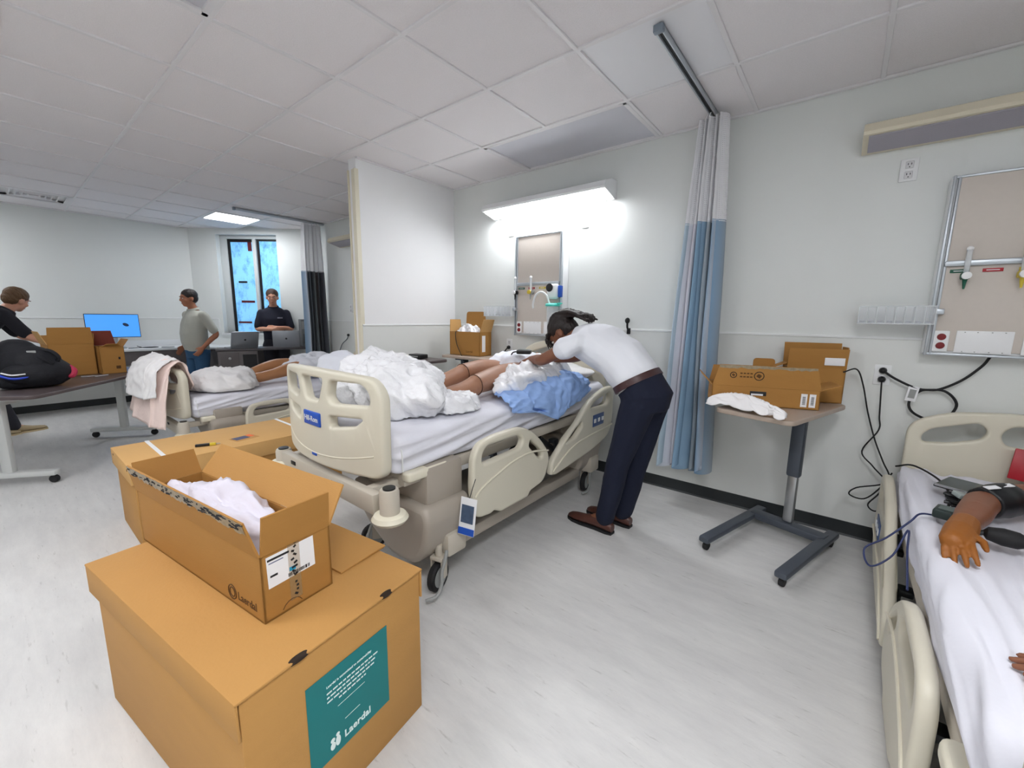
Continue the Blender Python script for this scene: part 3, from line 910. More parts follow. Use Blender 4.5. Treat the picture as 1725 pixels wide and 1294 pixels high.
def add_hand(mb, w, D, N, thumb, k=1.0, curl=.45, spread=.06):
    """w wrist, D towards the fingers, N back of the hand, thumb = +1/-1 side of D x N"""
    D, N = Vector(D).normalized(), Vector(N).normalized()
    S = D.cross(N).normalized(); N = S.cross(D).normalized(); w = Vector(w)
    P = lambda d, s, n: w + (D * d + S * s * thumb + N * n) * k
    mb.loft([(P(-.01, 0, 0), S * .026 * k, N * .019 * k), (P(.02, .002, 0), S * .033 * k, N * .017 * k), (P(.06, .0, 0), S * .041 * k, N * .015 * k), (P(.095, -.002, -.002), S * .040 * k, N * .012 * k)], 14)
    for q, (s, ln) in enumerate(((.029, .072), (.010, .080), (-.010, .075), (-.029, .060))):
        a, p = 0.0, P(.088, s, -.001)
        pts = [P(.07, s, 0), p]
        for seg in (.45, .32, .25):
            a += curl
            dd = (D * math.cos(a) - N * math.sin(a) + S * thumb * s * spread / .03 * 1.0)
            p = p + dd * ln * seg * k; pts.append(p)
        mb.tube(pts, [.0095 * k, .0092 * k, .0088 * k, .008 * k, .0068 * k], 8, rounded=True)
    t0 = P(.02, .028, -.004); t1 = P(.052, .052, -.012); t2 = P(.082, .056, -.022)
    mb.tube([P(.005, .01, 0), t0, t1, t2], [.016 * k, .013 * k, .011 * k, .008 * k], 8, rounded=True)

def wrinkle(seed, a=.004, s=14):
    def f(co, n):
        return co + n * a * (mnoise.noise(Vector((co.x * s + seed, co.y * s, co.z * s * .6))) + .6 * (ridge(co.x * s * .7 + co.z * s * .5, co.y * s * .6 + co.z * 3, 1.0, seed) - .5))
    return f

def torso(mb, spine, side, grow=0.0):
    """spine: list of (center, front_vec, half_width, half_depth)"""
    side = Vector(side).normalized()
    mb.loft([(c, side * (w + grow), Vector(f).normalized() * (d + grow)) for c, f, w, d in spine], 20)

def limb(mb, pts, rad): mb.tube([Vector(p) for p in pts], rad, 12, smooth=4, rounded=True)

def shoe(name, heel, toe, mat, parent, k=1.0, sole_m=None):
    heel, toe = Vector(heel), Vector(toe)
    D = (toe - heel); Ln = D.length; D = D.normalized(); S = D.cross(ZU).normalized()
    z = heel.z
    mb = MB()
    prof = [(0.0, .026, .055), (.03, .034, .075), (.09, .036, .085), (.14, .038, .068), (.19, .045, .050), (.24, .043, .042), (.275, .032, .034), (.29, .014, .022)]
    sc = Ln / .29
    mb.loft([(heel + D * p[0] * sc + ZU * (.012 + p[2] / 2 * k), S * p[1] * k, ZU * p[2] / 2 * k) for p in prof], 14)
    o = mb.build(name, mat, parent)
    mb = MB()
    pl = [(-.002, .024), (.03, .034), (.10, .034), (.19, .046), (.25, .043), (.285, .026), (.296, .010)]
    poly = [(a * sc, b_ * k) for a, b_ in pl] + [(a * sc, -b_ * k) for a, b_ in pl[::-1]]
    mb.prism(poly, heel + ZU * .0, D, S, ZU, .016)
    mb.build('sole', sole_m or black_r, o, smooth=False)
    return o

def person(label, J, mats, hairmat, hair=None, voxel=.009, shirt_seed=1.0, collar=True):
    """J: world joints; body is one continuous mesh, clothes and hair are its children"""
    mb = MB()
    hc, hF, hU, hk = J['head']
    P, R = add_head(mb, hc, hF, hU, hk)
    nb = Vector(J['neck'])
    mb.tube([nb, (nb + Vector(hc)) / 2 + (Vector(hc) - nb) * -.05, P(0, -.02, -.05)], [.062, .054, .052], 12)
    torso(mb, J['spine'], J['side'], -.016)
    for s in 'LR':
        sh, el, wr = Vector(J['sh' + s]), Vector(J['el' + s]), Vector(J['wr' + s])
        limb(mb, [sh, sh.lerp(el, .5), el, el.lerp(wr, .4), wr], [.050, .044, .038, .037, .026])
        hd = J['hand' + s]
        add_hand(mb, wr, hd[0], hd[1], hd[2], curl=hd[3] if len(hd) > 3 else .45)
        hp, kn, an = Vector(J['hip' + s]), Vector(J['kn' + s]), Vector(J['an' + s])
        limb(mb, [hp, hp.lerp(kn, .5), kn, kn.lerp(an, .35), an], [.082, .068, .052, .05, .034])
        mb.tube([an, an + (Vector(J['toe' + s]) - an) * .3 - ZU * .012], [.032, .026], 10, rounded=True)
    body = fuse(mb, 'person', mats['skin'], None, voxel, 3)
    setp(body, label, 'person')
    face_parts(body, P, R, hk, None, hairmat)
    # shirt
    mb = MB()
    sp_ = list(J['spine'])
    if J.get('tucked'):
        q0, q1 = sp_[0], sp_[1]
        k_ = J.get('belt', .5) - .12
        sp_[0] = (Vector(q0[0]).lerp(Vector(q1[0]), k_), q1[1], q1[2] - .012, q1[3] - .012)
    torso(mb, sp_, J['side'], .006)
    for s in 'LR':
        sh, el = Vector(J['sh' + s]), Vector(J['el' + s])
        e = sh.lerp(el, J.get('sleeve', .72))
        limb(mb, [sh, sh.lerp(e, .5), e], J.get('sleeve_r', [.060, .060, .058]))
    fuse(mb, 'shirt', mats['shirt'], body, voxel, 4, disp=wrinkle(shirt_seed, J.get('wr', .005), 11))
    if collar:
        cdir = (Vector(hc) - nb).normalized()
        MB().lathe([(.070, -.022), (.084, -.016), (.072, .010), (.064, .010), (.066, -.012)], nb + cdir * .012, cdir, 20).build('collar', mats['shirt'], body)
    # trousers
    mb = MB()
    pc, pf, pw, pd = J['spine'][0]
    q1 = J['spine'][1]
    torso(mb, [(Vector(pc) + (Vector(J['hipL']) + Vector(J['hipR'])) / 2 * .0 - ZU * .10, pf, pw * .92, pd * .95), (pc, pf, pw + .012, pd + .012), (Vector(pc).lerp(Vector(q1[0]), J.get('belt', .5)), q1[1], pw + .004, pd + .004)], J['side'])
    for s in 'LR':
        hp, kn, an = Vector(J['hip' + s]), Vector(J['kn' + s]), Vector(J['an' + s])
        limb(mb, [hp, hp.lerp(kn, .5), kn, kn.lerp(an, .5), an], [.104, .09, .074, .068, .062])
    fuse(mb, 'trousers', mats['pants'], body, voxel, 4, disp=wrinkle(shirt_seed + 9, .005, 9))
    for s in 'LR':
        an, toe = Vector(J['an' + s]), Vector(J['toe' + s])
        dr = (toe - an); dr.z = 0
        heel = an - dr.normalized() * .055; heel.z = J.get('floor', 0.0)
        tp = toe.copy(); tp.z = heel.z
        shoe('shoe', heel, tp, mats['shoe'], body, sole_m=mats.get('sole'))
    # hair
    mb = MB()
    mb.ell(P(0, -.024, .046), (.085 * hk, .098 * hk, .083 * hk), R, 24, 18)
    mb.ell(P(0, -.055, .0), (.074 * hk, .062 * hk, .075 * hk), R, 20, 14)
    if hair: hair(mb, P)
    fuse(mb, 'hair', hairmat, body, .007, 2, disp=lambda co, n: co + n * .004 * ridge(co.x * 55, co.y * 55 + co.z * 30, 1.0, 3.3))
    return body, P, R

# --- person bending over the middle bed
def braids(mb, P):
    rnd = random.Random(4)
    for k in range(26):
        a = -1.2 + 2.4 * (k % 13) / 12
        u0 = .10 if k < 13 else .07
        s = .065 * math.sin(a)
        p0 = P(s, .045 * math.cos(a), u0 - abs(s) * .2)
        p1 = P(s * .9, -.06, .13 - abs(s) * .3 - (.0 if k < 13 else .02))
        p2 = P(s * .9 + rnd.uniform(-.015, .015), -.145 + rnd.uniform(-.012, .012), .04 + rnd.uniform(-.02, .02))
        p3 = P(s * .8 + rnd.uniform(-.02, .02), -.185 - rnd.uniform(0, .035), -.09 + rnd.uniform(-.03, .03))
        mb.tube([p0, p1, p2, p3], [.010, .012, .011, .006], 6, smooth=4)
    for k in range(7):
        p0 = P(-.06 + .02 * k, .06, .07); mb.tube([p0, P(-.07 + .023 * k, .10, .03), P(-.075 + .025 * k, .12, -.03)], [.008, .007, .004], 6, smooth=4)
J = dict(head=((1.945, -.84, 1.245), (-.62, -.05, -.78), (-.78, 0, .62), 1.02), neck=(2.045, -.84, 1.235), side=(0, 1, 0),
         spine=[((2.555, -.86, .905), (-1, 0, -.15), .175, .135), ((2.475, -.86, 1.01), (-.75, 0, -.62), .165, .135), ((2.37, -.855, 1.11), (-.68, 0, -.73), .17, .14),
                ((2.24, -.85, 1.185), (-.55, 0, -.83), .185, .14), ((2.13, -.845, 1.215), (-.42, 0, -.9), .185, .115), ((2.055, -.84, 1.23), (-.3, 0, -.95), .10, .075)],
         shL=(2.155, -1.03, 1.20), elL=(1.935, -1.06, 1.085), wrL=(1.715, -.90, 1.055), handL=((-.8, .5, -.2), (0, 0, 1), -1, .5),
         shR=(2.15, -.66, 1.20), elR=(1.92, -.60, 1.07), wrR=(1.72, -.70, 1.045), handR=((-.8, -.45, -.2), (0, 0, 1), 1, .5),
         hipL=(2.545, -.945, .87), knL=(2.44, -.945, .49), anL=(2.375, -.955, .10), toeL=(2.10, -.935, .03),
         hipR=(2.565, -.78, .87), knR=(2.50, -.79, .48), anR=(2.43, -.80, .10), toeR=(2.16, -.78, .03), sleeve=.34, wr=.009, belt=.62, tucked=True, sleeve_r=[.064, .070, .072])
p1_, P, R = person('person in white shirt and navy trousers bending over the middle bed', J, dict(skin=skin_d, shirt=shirt_w, pants=pant_n, shoe=shoe_b), hair_b, braids, shirt_seed=2.1, collar=False)
MB().loft([((2.505, -.86, .965), Vector((0, 1, 0)) * .187, Vector((-.80, 0, -.5)) * .155), ((2.482, -.86, .997), Vector((0, 1, 0)) * .184, Vector((-.80, 0, -.5)) * .152)], 28).build('belt', belt_m, p1_)

# --- person in grey polo and jeans by the counter
F = V3(.28, -.96, 0).normalized(); Sd = F.cross(ZU)    # Sd = right-hand side
o = V3(-3.93, -1.43, 0)
def W(c, f, s, z): return c + F * f + Sd * s + ZU * z
J = dict(head=(W(o, .05, 0, 1.555), F + V3(-.15, 0, -.12), V3(0, 0, 1), 1.0), neck=W(o, .0, 0, 1.40), side=Sd,
         spine=[(W(o, .0, 0, .80), F, .165, .13), (W(o, .02, 0, .92), F, .17, .155), (W(o, .025, 0, 1.06), F, .175, .155), (W(o, .01, 0, 1.20), F, .185, .135),
                (W(o, -.01, 0, 1.31), F, .185, .11), (W(o, -.01, 0, 1.39), F, .09, .075)],
         shL=W(o, -.015, -.19, 1.32), elL=W(o, -.13, -.245, 1.05), wrL=W(o, .04, -.20, .86), handL=(F + V3(0, 0, -1.1), F.cross(ZU) * -1, 1, .3),
         shR=W(o, -.015, .19, 1.32), elR=W(o, -.10, .25, 1.05), wrR=W(o, .07, .20, .86), handR=(F + V3(0, 0, -1.1), F.cross(ZU), -1, .3),
         hipL=W(o, 0, -.09, .78), knL=W(o, .02, -.10, .44), anL=W(o, -.02, -.10, .09), toeL=W(o, .20, -.12, .03),
         hipR=W(o, 0, .09, .78), knR=W(o, .02, .10, .44), anR=W(o, -.02, .10, .09), toeR=W(o, .20, .12, .03), sleeve=.80, belt=.3)
person('person in grey polo shirt and blue jeans standing by the white counter', J, dict(skin=skin_t, shirt=shirt_g, pants=jean_m, shoe=shoe_b), hair_b, voxel=.011, shirt_seed=5.0)

# --- person with crossed arms behind the laptops
F = V3(.90, -.43, 0).normalized(); Sd = F.cross(ZU)
o = V3(-3.70, -.44, 0)
J = dict(head=(W(o, .05, 0, 1.61), F + V3(.0, 0, -.22), V3(0, 0, 1), 1.0), neck=W(o, .0, 0, 1.455), side=Sd,
         spine=[(W(o, 0, 0, .90), F, .16, .11), (W(o, .01, 0, 1.02), F, .155, .11), (W(o, .015, 0, 1.15), F, .165, .115), (W(o, .01, 0, 1.28), F, .185, .12),
                (W(o, -.005, 0, 1.38), F, .19, .10), (W(o, -.005, 0, 1.45), F, .09, .07)],
         shL=W(o, 0, -.175, 1.365), elL=W(o, .05, -.235, 1.12), wrL=W(o, .19, -.04, 1.14), handL=(Sd + F * -.4, F, -1, .2),
         shR=W(o, 0, .175, 1.365), elR=W(o, .05, .235, 1.12), wrR=W(o, .22, .02, 1.11), handR=(Sd * -1 + F * -.3, F, 1, .2),
         hipL=W(o, 0, -.09, .86), knL=W(o, .02, -.10, .48), anL=W(o, 0, -.10, .09), toeL=W(o, .22, -.12, .03),
         hipR=W(o, 0, .09, .86), knR=W(o, .02, .10, .48), anR=W(o, 0, .10, .09), toeR=W(o, .22, .12, .03), sleeve=.86, belt=.5)
pc_, P, R = person('person in navy polo with crossed arms standing in front of the window', J, dict(skin=skin_l, shirt=shirt_n, pants=pant_k, shoe=shoe_b), hair_br, voxel=.011, shirt_seed=8.0)
MB().box((0, 0, 0), (.07, .004, .016)).build('chest_logo', M('logo_grey', (150, 152, 168), .7), pc_).data.transform(frame(W(o, .132, -.09, 1.29), Sd, F, ZU))

# --- person in black leaning at the left edge
F = V3(-.12, .99, 0).normalized(); Sd = F.cross(ZU)
o = V3(-3.40, -3.49, 0)
J = dict(head=(W(o, .42, -.02, 1.465), F + V3(-.75, 0, -.5), F * .4 + ZU, 1.0), neck=W(o, .325, 0, 1.345), side=Sd,
         spine=[(W(o, -.06, 0, .92), F + ZU * -.1, .165, .12), (W(o, 0.0, 0, 1.04), F + ZU * -.35, .16, .12), (W(o, .08, 0, 1.15), F + ZU * -.5, .17, .125),
                (W(o, .18, 0, 1.25), F + ZU * -.6, .19, .125), (W(o, .27, 0, 1.315), F + ZU * -.7, .195, .10), (W(o, .32, 0, 1.345), F + ZU * -.8, .09, .07)],
         shR=W(o, .27, .20, 1.32), elR=W(o, .41, .26, 1.10), wrR=W(o, .58, .46, .985), handR=(F + Sd * 1.2, ZU, -1, .4),
         shL=W(o, .27, -.20, 1.32), elL=W(o, .42, -.24, 1.09), wrL=W(o, .58, -.02, 1.0), handL=(F + Sd * 1.0, ZU, 1, .4),
         hipL=W(o, -.05, -.09, .88), knL=W(o, .02, -.10, .48), anL=W(o, .05, -.12, .09), toeL=W(o, .30, -.14, .03),
         hipR=W(o, -.05, .09, .88), knR=W(o, .14, .0, .49), anR=W(o, .26, -.18, .09), toeR=W(o, .51, -.22, .03), sleeve=.9, belt=.5)
person('person in black shirt leaning over the table at the left edge', J, dict(skin=skin_l, shirt=shirt_k, pants=pant_k, shoe=shoe_t, sole=M('shoe_sole', (196, 178, 140), .7)), hair_lb, voxel=.011, shirt_seed=11.0)

# ================================================================== MANIKINS AND BEDDING
def manikin(label, loc_parts, mat, name='training_manikin', voxel=.010):
    mb = MB(); loc_parts(mb)
    return setp(fuse(mb, name, mat, None, voxel, 4), label, 'manikin')

def m1(mb):
    P, R = add_head(mb, (1.36, -.27, .945), (0, -.25, 1), (0, 1, .2))
    mb.tube([(1.37, -.42, .93), (1.36, -.33, .935)], .055, 12)
    torso(mb, [((1.42, -.84, .92), (0, 0, 1), .17, .085), ((1.41, -.72, .93), (0, 0, 1), .165, .085), ((1.40, -.58, .945), (0, 0, 1), .17, .095), ((1.38, -.46, .945), (0, 0, 1), .18, .09), ((1.37, -.40, .94), (0, 0, 1), .10, .06)], (1, 0, 0))
    limb(mb, [(1.52, -.80, .925), (1.60, -1.10, .945), (1.70, -1.45, .94)], [.092, .082, .062])
    limb(mb, [(1.70, -1.45, .935), (1.70, -1.62, .90), (1.66, -1.92, .885)], [.060, .060, .038])
    limb(mb, [(1.66, -1.92, .885), (1.665, -1.96, .93), (1.67, -1.99, 1.02)], [.038, .042, .028])
    limb(mb, [(1.32, -.80, .93), (1.38, -1.05, .965), (1.44, -1.30, .975)], [.088, .080, .062])
    limb(mb, [(1.44, -1.30, .97), (1.45, -1.55, .915), (1.45, -1.90, .885)], [.060, .060, .038])
    limb(mb, [(1.45, -1.90, .885), (1.45, -1.95, .93), (1.45, -1.98, 1.02)], [.038, .042, .028])
    for s, x in ((-1, 1.20), (1, 1.58)):
        limb(mb, [(x, -.46, .93), (x + s * .06, -.68, .905), (x + s * .02, -.90, .90)], [.05, .042, .03])
        add_hand(mb, (x + s * .02, -.90, .90), (-s * .2, -1, 0), (0, 0, 1), s, curl=.2)
mk1 = manikin('brown training manikin lying on the raised middle bed', m1, mani_m)
for (p, d, r) in (((1.70, -1.45, .937), (0, 1, .05), .064), ((1.44, -1.30, .972), (0, 1, .1), .064)):
    c = catmull([], 1) if False else None
    d = Vector(d).normalized(); a = d.cross(ZU).normalized(); b2 = d.cross(a)
    MB().tube([Vector(p) + (a * math.cos(k * PI / 8) + b2 * math.sin(k * PI / 8)) * r for k in range(16)], .003, 6, closed=True).build('knee_joint', M('joint_dark', (88, 58, 42), .6), mk1)

def m2(mb):
    z = .64
    P, R = add_head(mb, (-1.55, -.30, z + .10), (0, -.2, 1), (0, 1, .2))
    torso(mb, [((-1.55, -.98, z + .09), (0, 0, 1), .17, .085), ((-1.55, -.80, z + .10), (0, 0, 1), .165, .09), ((-1.55, -.58, z + .10), (0, 0, 1), .18, .09), ((-1.55, -.44, z + .1), (0, 0, 1), .09, .06)], (1, 0, 0))
    limb(mb, [(-1.46, -.98, z + .10), (-1.40, -1.22, z + .10), (-1.36, -1.40, z + .07)], [.085, .075, .058])
    limb(mb, [(-1.36, -1.40, z + .07), (-1.37, -1.60, z + .04), (-1.40, -1.86, z + .05)], [.056, .056, .038])
    limb(mb, [(-1.40, -1.86, z + .05), (-1.40, -1.91, z + .08)], [.04, .03])
    limb(mb, [(-1.64, -.98, z + .10), (-1.64, -1.24, z + .13), (-1.62, -1.42, z + .11)], [.085, .075, .058])
    limb(mb, [(-1.62, -1.42, z + .11), (-1.62, -1.60, z + .05), (-1.62, -1.86, z + .05)], [.056, .056, .038])
    limb(mb, [(-1.62, -1.86, z + .05), (-1.62, -1.91, z + .08)], [.04, .03])
mk2 = manikin('tan training manikin lying on the far bed', m2, mani_l, voxel=.012)

def m3(mb):
    z = .59
    P, R = add_head(mb, (4.36, -.42, z + .10), (0, -.2, 1), (0, 1, .2))
    mb.tube([(4.36, -.56, z + .10), (4.36, -.48, z + .10)], .055, 12)
    torso(mb, [((4.36, -1.10, z + .09), (0, 0, 1), .17, .085), ((4.36, -.90, z + .10), (0, 0, 1), .17, .09), ((4.36, -.70, z + .10), (0, 0, 1), .185, .09), ((4.36, -.58, z + .1), (0, 0, 1), .09, .06)], (1, 0, 0))
    limb(mb, [(4.20, -.66, z + .08), (4.05, -.78, z + .075), (3.93, -.92, z + .065)], [.058, .055, .048])
    limb(mb, [(3.93, -.92, z + .065), (3.89, -1.05, z + .06), (3.84, -1.20, z + .055)], [.052, .050, .036])
    limb(mb, [(4.30, -1.10, z + .09), (4.28, -1.45, z + .09), (4.28, -1.70, z + .09)], [.09, .08, .06])
    limb(mb, [(4.45, -1.10, z + .09), (4.46, -1.45, z + .09), (4.46, -1.70, z + .09)], [.09, .08, .06])
    limb(mb, [(4.28, -1.70, z + .09), (4.28, -2.05, z + .06)], [.06, .04])
    limb(mb, [(4.46, -1.70, z + .09), (4.46, -2.05, z + .06)], [.06, .04])
mk3 = manikin('brown training manikin with a cuff on its arm lying on the right-hand bed', m3, M('manikin_dark', (132, 84, 60), .42, var=.05, vscale=9))
mb = MB(); z = .59
limb(mb, [(3.85, -1.17, z + .056), (3.825, -1.26, z + .05), (3.80, -1.33, z + .045)], [.040, .044, .036])
add_hand(mb, (3.825, -1.245, z + .052), (-.16, -1, -.10), (-.35, 0, 1), -1, 1.05, .30, .10)
fuse(mb, 'hand', mani_o, mk3, .0045, 1)
mb = MB()
mb.tube([(4.03, -.80, z + .075), (3.985, -.85, z + .07), (3.94, -.905, z + .066)], [.064, .066, .060], 20, smooth=4)
cf_ = fuse(mb, 'pressure_cuff', black_p, mk3, .008, 2, disp=wrinkle(3, .004, 22))
for k in range(2):
    MB().box((0, 0, 0), (.05, .022, .003)).build('cuff_print', paper_m, cf_, smooth=False).data.transform(frame((3.955 + .045 * k, -.865 + .02 * k - .03 * (1 - k), z + .136 - .004 * (1 - k)), (.75, .6, .1), (-.6, .78, .1), (0, -.1, 1)))
# spare manikin hand at the right edge, palm down on the sheet
mb = MB()
add_hand(mb, (3.995, -1.955, z + .045), (-1, .28, -.12), (0, 0, 1), 1, 1.12, .10, .10)
limb(mb, [(3.99, -1.96, z + .045), (4.08, -2.0, z + .06), (4.17, -2.03, z + .07)], [.03, .038, .045])
o = setp(fuse(mb, 'manikin_hand', M('manikin_dark', (0, 0, 0)), None, .005, 3), 'brown manikin forearm with spread fingers at the right edge of the sheet', 'manikin arm')

# crumpled heaps: closed blob, creased by noise
def heap(name, label, cat, c, r, mat, base, seed, crease=.035, freq=7.0, flat=None, rz=0.0, sub=5, clip=None):
    bm = bmesh.new()
    bmesh.ops.create_icosphere(bm, subdivisions=sub, radius=1.0)
    Rz = Matrix.Rotation(rz, 3, 'Z')
    for v in bm.verts:
        n = v.co.copy()
        lump = 1 + .22 * mnoise.noise(n * 1.6 + Vector((seed, 0, 0)))
        p = Rz @ Vector((n.x * r[0] * lump, n.y * r[1] * lump, n.z * r[2] * lump))
        q = Vector((c[0], c[1], c[2])) + p
        k = (ridge(q.x * freq + q.z * freq * .6, q.y * freq + q.z * freq * .4, 1.0, seed) - .5) + .5 * (ridge(q.x * freq * 2.3, q.y * freq * 2.3 + q.z * freq * 2, 1.0, seed + 5) - .5) + .10 * (ridge(q.x * freq * 5, q.y * freq * 5 + q.z * freq * 4, 1.0, seed + 8) - .5)
        q += (Rz @ n) * k * crease
        if q.z < base:
            sp_ = 1 + (base - q.z) * .9
            q = Vector((c[0] + (q.x - c[0]) * sp_, c[1] + (q.y - c[1]) * sp_, base + .004 + .006 * max(0, k)))
        if clip: q = clip(q)
        v.co = q
    me = bpy.data.meshes.new(name); bm.to_mesh(me); bm.free()
    return setp(link_mesh(name, me, mat, None, angle=180), label, cat)

heap('plastic_bag', 'large crumpled clear plastic bag over the manikin feet on the middle bed', 'plastic bag', (1.48, -1.93, .95), (.40, .25, .20), plast_m, .845, 1.7, .042, 7.0, sub=6,
     clip=lambda q: Vector((min(max(q.x, 1.09), 1.93), max(q.y, -2.20), q.z)))
heap('plastic_bag', 'crumpled plastic sheet spread on the near edge of the middle mattress', 'plastic bag', (1.74, -1.70, .865), (.17, .19, .06), plast_m, .846, 6.1, .03, 10.0,
     clip=lambda q: Vector((min(q.x, 1.94), q.y, q.z)))
heap('plastic_bag', 'crumpled clear plastic bag beside the white-shirted person on the middle bed', 'plastic bag', (1.76, -.88, .935), (.15, .46, .105), plast_m, .85, 3.2, .036, 7.0, rz=.10, sub=6,
     clip=lambda q: Vector((min(q.x, 1.95), q.y, q.z)))
heap('patient_gown', 'white patient gown over the manikin torso on the middle bed', 'gown', (1.40, -.62, .955), (.235, .29, .125), gown_m, .86, 9.4, .03, 8.0)
heap('white_blanket', 'rumpled white blanket on the foot of the far bed', 'blanket', (-1.44, -1.86, .665), (.34, .30, .135), linen_m, .607, 12.5, .04, 7.0,
     clip=lambda q: Vector((min(q.x, -1.10), max(q.y, -2.19), q.z)))
heap('patient_gown', 'pale blue-white gown over the manikin on the far bed', 'gown', (-1.52, -.92, .76), (.24, .30, .13), gown_m, .62, 15.2, .03, 8.0)
heap('pillow', 'grey-white pillow at the far left of the middle bed behind the footboard', 'pillow', (1.22, -2.03, 1.00), (.16, .14, .14), M('grey_pillow', (206, 208, 216), .85, bump=.1, bscale=30), .846, 21.0, .015, 5.0,
     clip=lambda q: Vector((max(q.x, 1.07), max(q.y, -2.20), q.z)))
heap('pillow', 'white pillow under the manikin head on the middle bed', 'pillow', (1.50, -.25, .90), (.34, .19, .07), linen_m, .846, 23.0, .012, 5.0)

# cloths draped over an edge: path in section, long folds
def drape(name, label, cat, rows, mat, nu=60, nv=40, amp=.012, freq=10, seed=0.0, th=.004, lift=0.0):
    """rows: list of control polylines (each along v); interpolated along u"""
    R_ = [catmull(r, 12) for r in rows]
    m = min(len(r) for r in R_)
    def pt(u, v):
        t = u * (len(R_) - 1); i = min(int(t), len(R_) - 2); f = t - i
        f = f * f * (3 - 2 * f)
        k = v * (m - 1); j = min(int(k), m - 2); g = k - j
        a = R_[i][j].lerp(R_[i][j + 1], g); b_ = R_[i + 1][j].lerp(R_[i + 1][j + 1], g)
        return a.lerp(b_, f)
    def fn(u, v):
        p = pt(u, v)
        e = .01
        du = pt(min(1, u + e), v) - pt(max(0, u - e), v); dv = pt(u, min(1, v + e)) - pt(u, max(0, v - e))
        n = du.cross(dv)
        n = n.normalized() if n.length > 1e-9 else ZU
        if n.z < 0: n = -n
        return p + n * lift + n * amp * (.5 + ridge(u * freq + v * freq * .25, v * freq * .35, 1.0, seed) * .8 + .5 * mnoise.noise(Vector((u * freq * 2, v * freq, seed))))
    me = MB().grid(nu, nv, fn).mesh()
    o = link_mesh(name, me, mat, None, angle=180)
    s = o.modifiers.new('s', 'SOLIDIFY'); s.thickness = th; s.offset = -1
    apply_mods(o)
    return setp(o, label, cat)

drape('blue_blanket', 'pale blue cloth hanging over the near side of the middle bed', 'blanket',
      [[(1.80, -1.38, .87), (1.90, -1.42, .865), (1.965, -1.44, .84), (1.985, -1.44, .80)],
       [(1.74, -1.22, .89), (1.90, -1.24, .885), (1.98, -1.24, .83), (1.99, -1.22, .77)],
       [(1.76, -1.04, .93), (1.90, -1.02, .92), (1.985, -1.0, .84), (2.0, -.98, .68)],
       [(1.78, -.86, .95), (1.90, -.86, .94), (1.985, -.86, .86), (2.0, -.86, .74)],
       [(1.82, -.70, .95), (1.91, -.70, .95), (1.98, -.68, .87), (1.99, -.68, .76)],
       [(1.82, -.52, .92), (1.90, -.50, .91), (1.96, -.50, .87), (1.975, -.50, .82)]], blue_c, 110, 40, .020, 13, 2.0)
drape('pink_blanket', 'pale pink blanket hanging over the footboard of the far bed', 'blanket',
      [[(-1.99, -2.18, .70), (-2.01, -2.27, .865), (-2.03, -2.34, .80), (-2.05, -2.37, .50)],
       [(-1.85, -2.19, .66), (-1.86, -2.30, .91), (-1.88, -2.42, .82), (-1.92, -2.50, .42)],
       [(-1.55, -2.20, .64), (-1.55, -2.33, .92), (-1.55, -2.46, .82), (-1.55, -2.54, .40)],
       [(-1.25, -2.20, .64), (-1.25, -2.29, .92), (-1.22, -2.42, .82), (-1.20, -2.50, .36)],
       [(-1.13, -2.20, .70), (-1.13, -2.25, .89), (-1.12, -2.35, .80), (-1.09, -2.42, .34)]], pink_m, 90, 60, .022, 9, 5.0, .008)
drape('white_towel', 'white cloth lying over the pink blanket on the far footboard', 'towel',
      [[(-1.82, -2.30, .945), (-1.82, -2.45, .85), (-1.86, -2.50, .70)], [(-1.55, -2.33, .955), (-1.55, -2.49, .85), (-1.56, -2.55, .62)],
       [(-1.28, -2.31, .950), (-1.25, -2.455, .85), (-1.24, -2.50, .60)], [(-1.155, -2.27, .925), (-1.145, -2.40, .84), (-1.13, -2.44, .62)]], linen_m, 70, 40, .018, 9, 9.0, lift=.014)
# ================================================================== CARDBOARD BOXES
def open_box(t, w, d, h, mat, flaps, th=.005, name='body', parent=None):
    """carton open at the top; flaps: side -> (length, angle outwards from vertical, inset)"""
    mb = MB()
    mb.box((0, 0, th / 2), (w, d, th))
    mb.box((0, -d / 2 + th / 2, h / 2), (w, th, h)).box((0, d / 2 - th / 2, h / 2), (w, th, h))
    mb.box((-w / 2 + th / 2, 0, h / 2), (th, d, h)).box((w / 2 - th / 2, 0, h / 2), (th, d, h))
    bmesh.ops.remove_doubles(mb.bm, verts=mb.bm.verts, dist=.0001)
    body = mb.build(name, mat, t, smooth=False)
    S = {'-y': ((0, -d / 2, h), (1, 0, 0), (0, -1, 0), w), '+y': ((0, d / 2, h), (-1, 0, 0), (0, 1, 0), w),
         '+x': ((w / 2, 0, h), (0, 1, 0), (1, 0, 0), d), '-x': ((-w / 2, 0, h), (0, -1, 0), (-1, 0, 0), d)}
    res = {}
    for k, f in flaps.items():
        o, ax, out, ln = S[k]
        a = f[1]
        up = Vector((0, 0, math.cos(a))) + Vector(out) * math.sin(a)
        nrm = Vector(ax).cross(up)
        L_ = ln - 2 * (f[2] if len(f) > 2 else .004)
        cut = f[3] if len(f) > 3 else .012
        poly = [(-L_ / 2, .001), (L_ / 2, .001), (L_ / 2 - cut, f[0]), (-L_ / 2 + cut, f[0])]
        if len(f) > 4: poly = rounded(poly, [.001, .001, f[4], f[4]], 5)
        m_ = MB().prism(poly, Vector(o) - nrm * th / 2, ax, up, nrm, th)
        res[k] = m_.build('flap', f[5] if len(f) > 5 else mat, t, smooth=False)
    return body, res

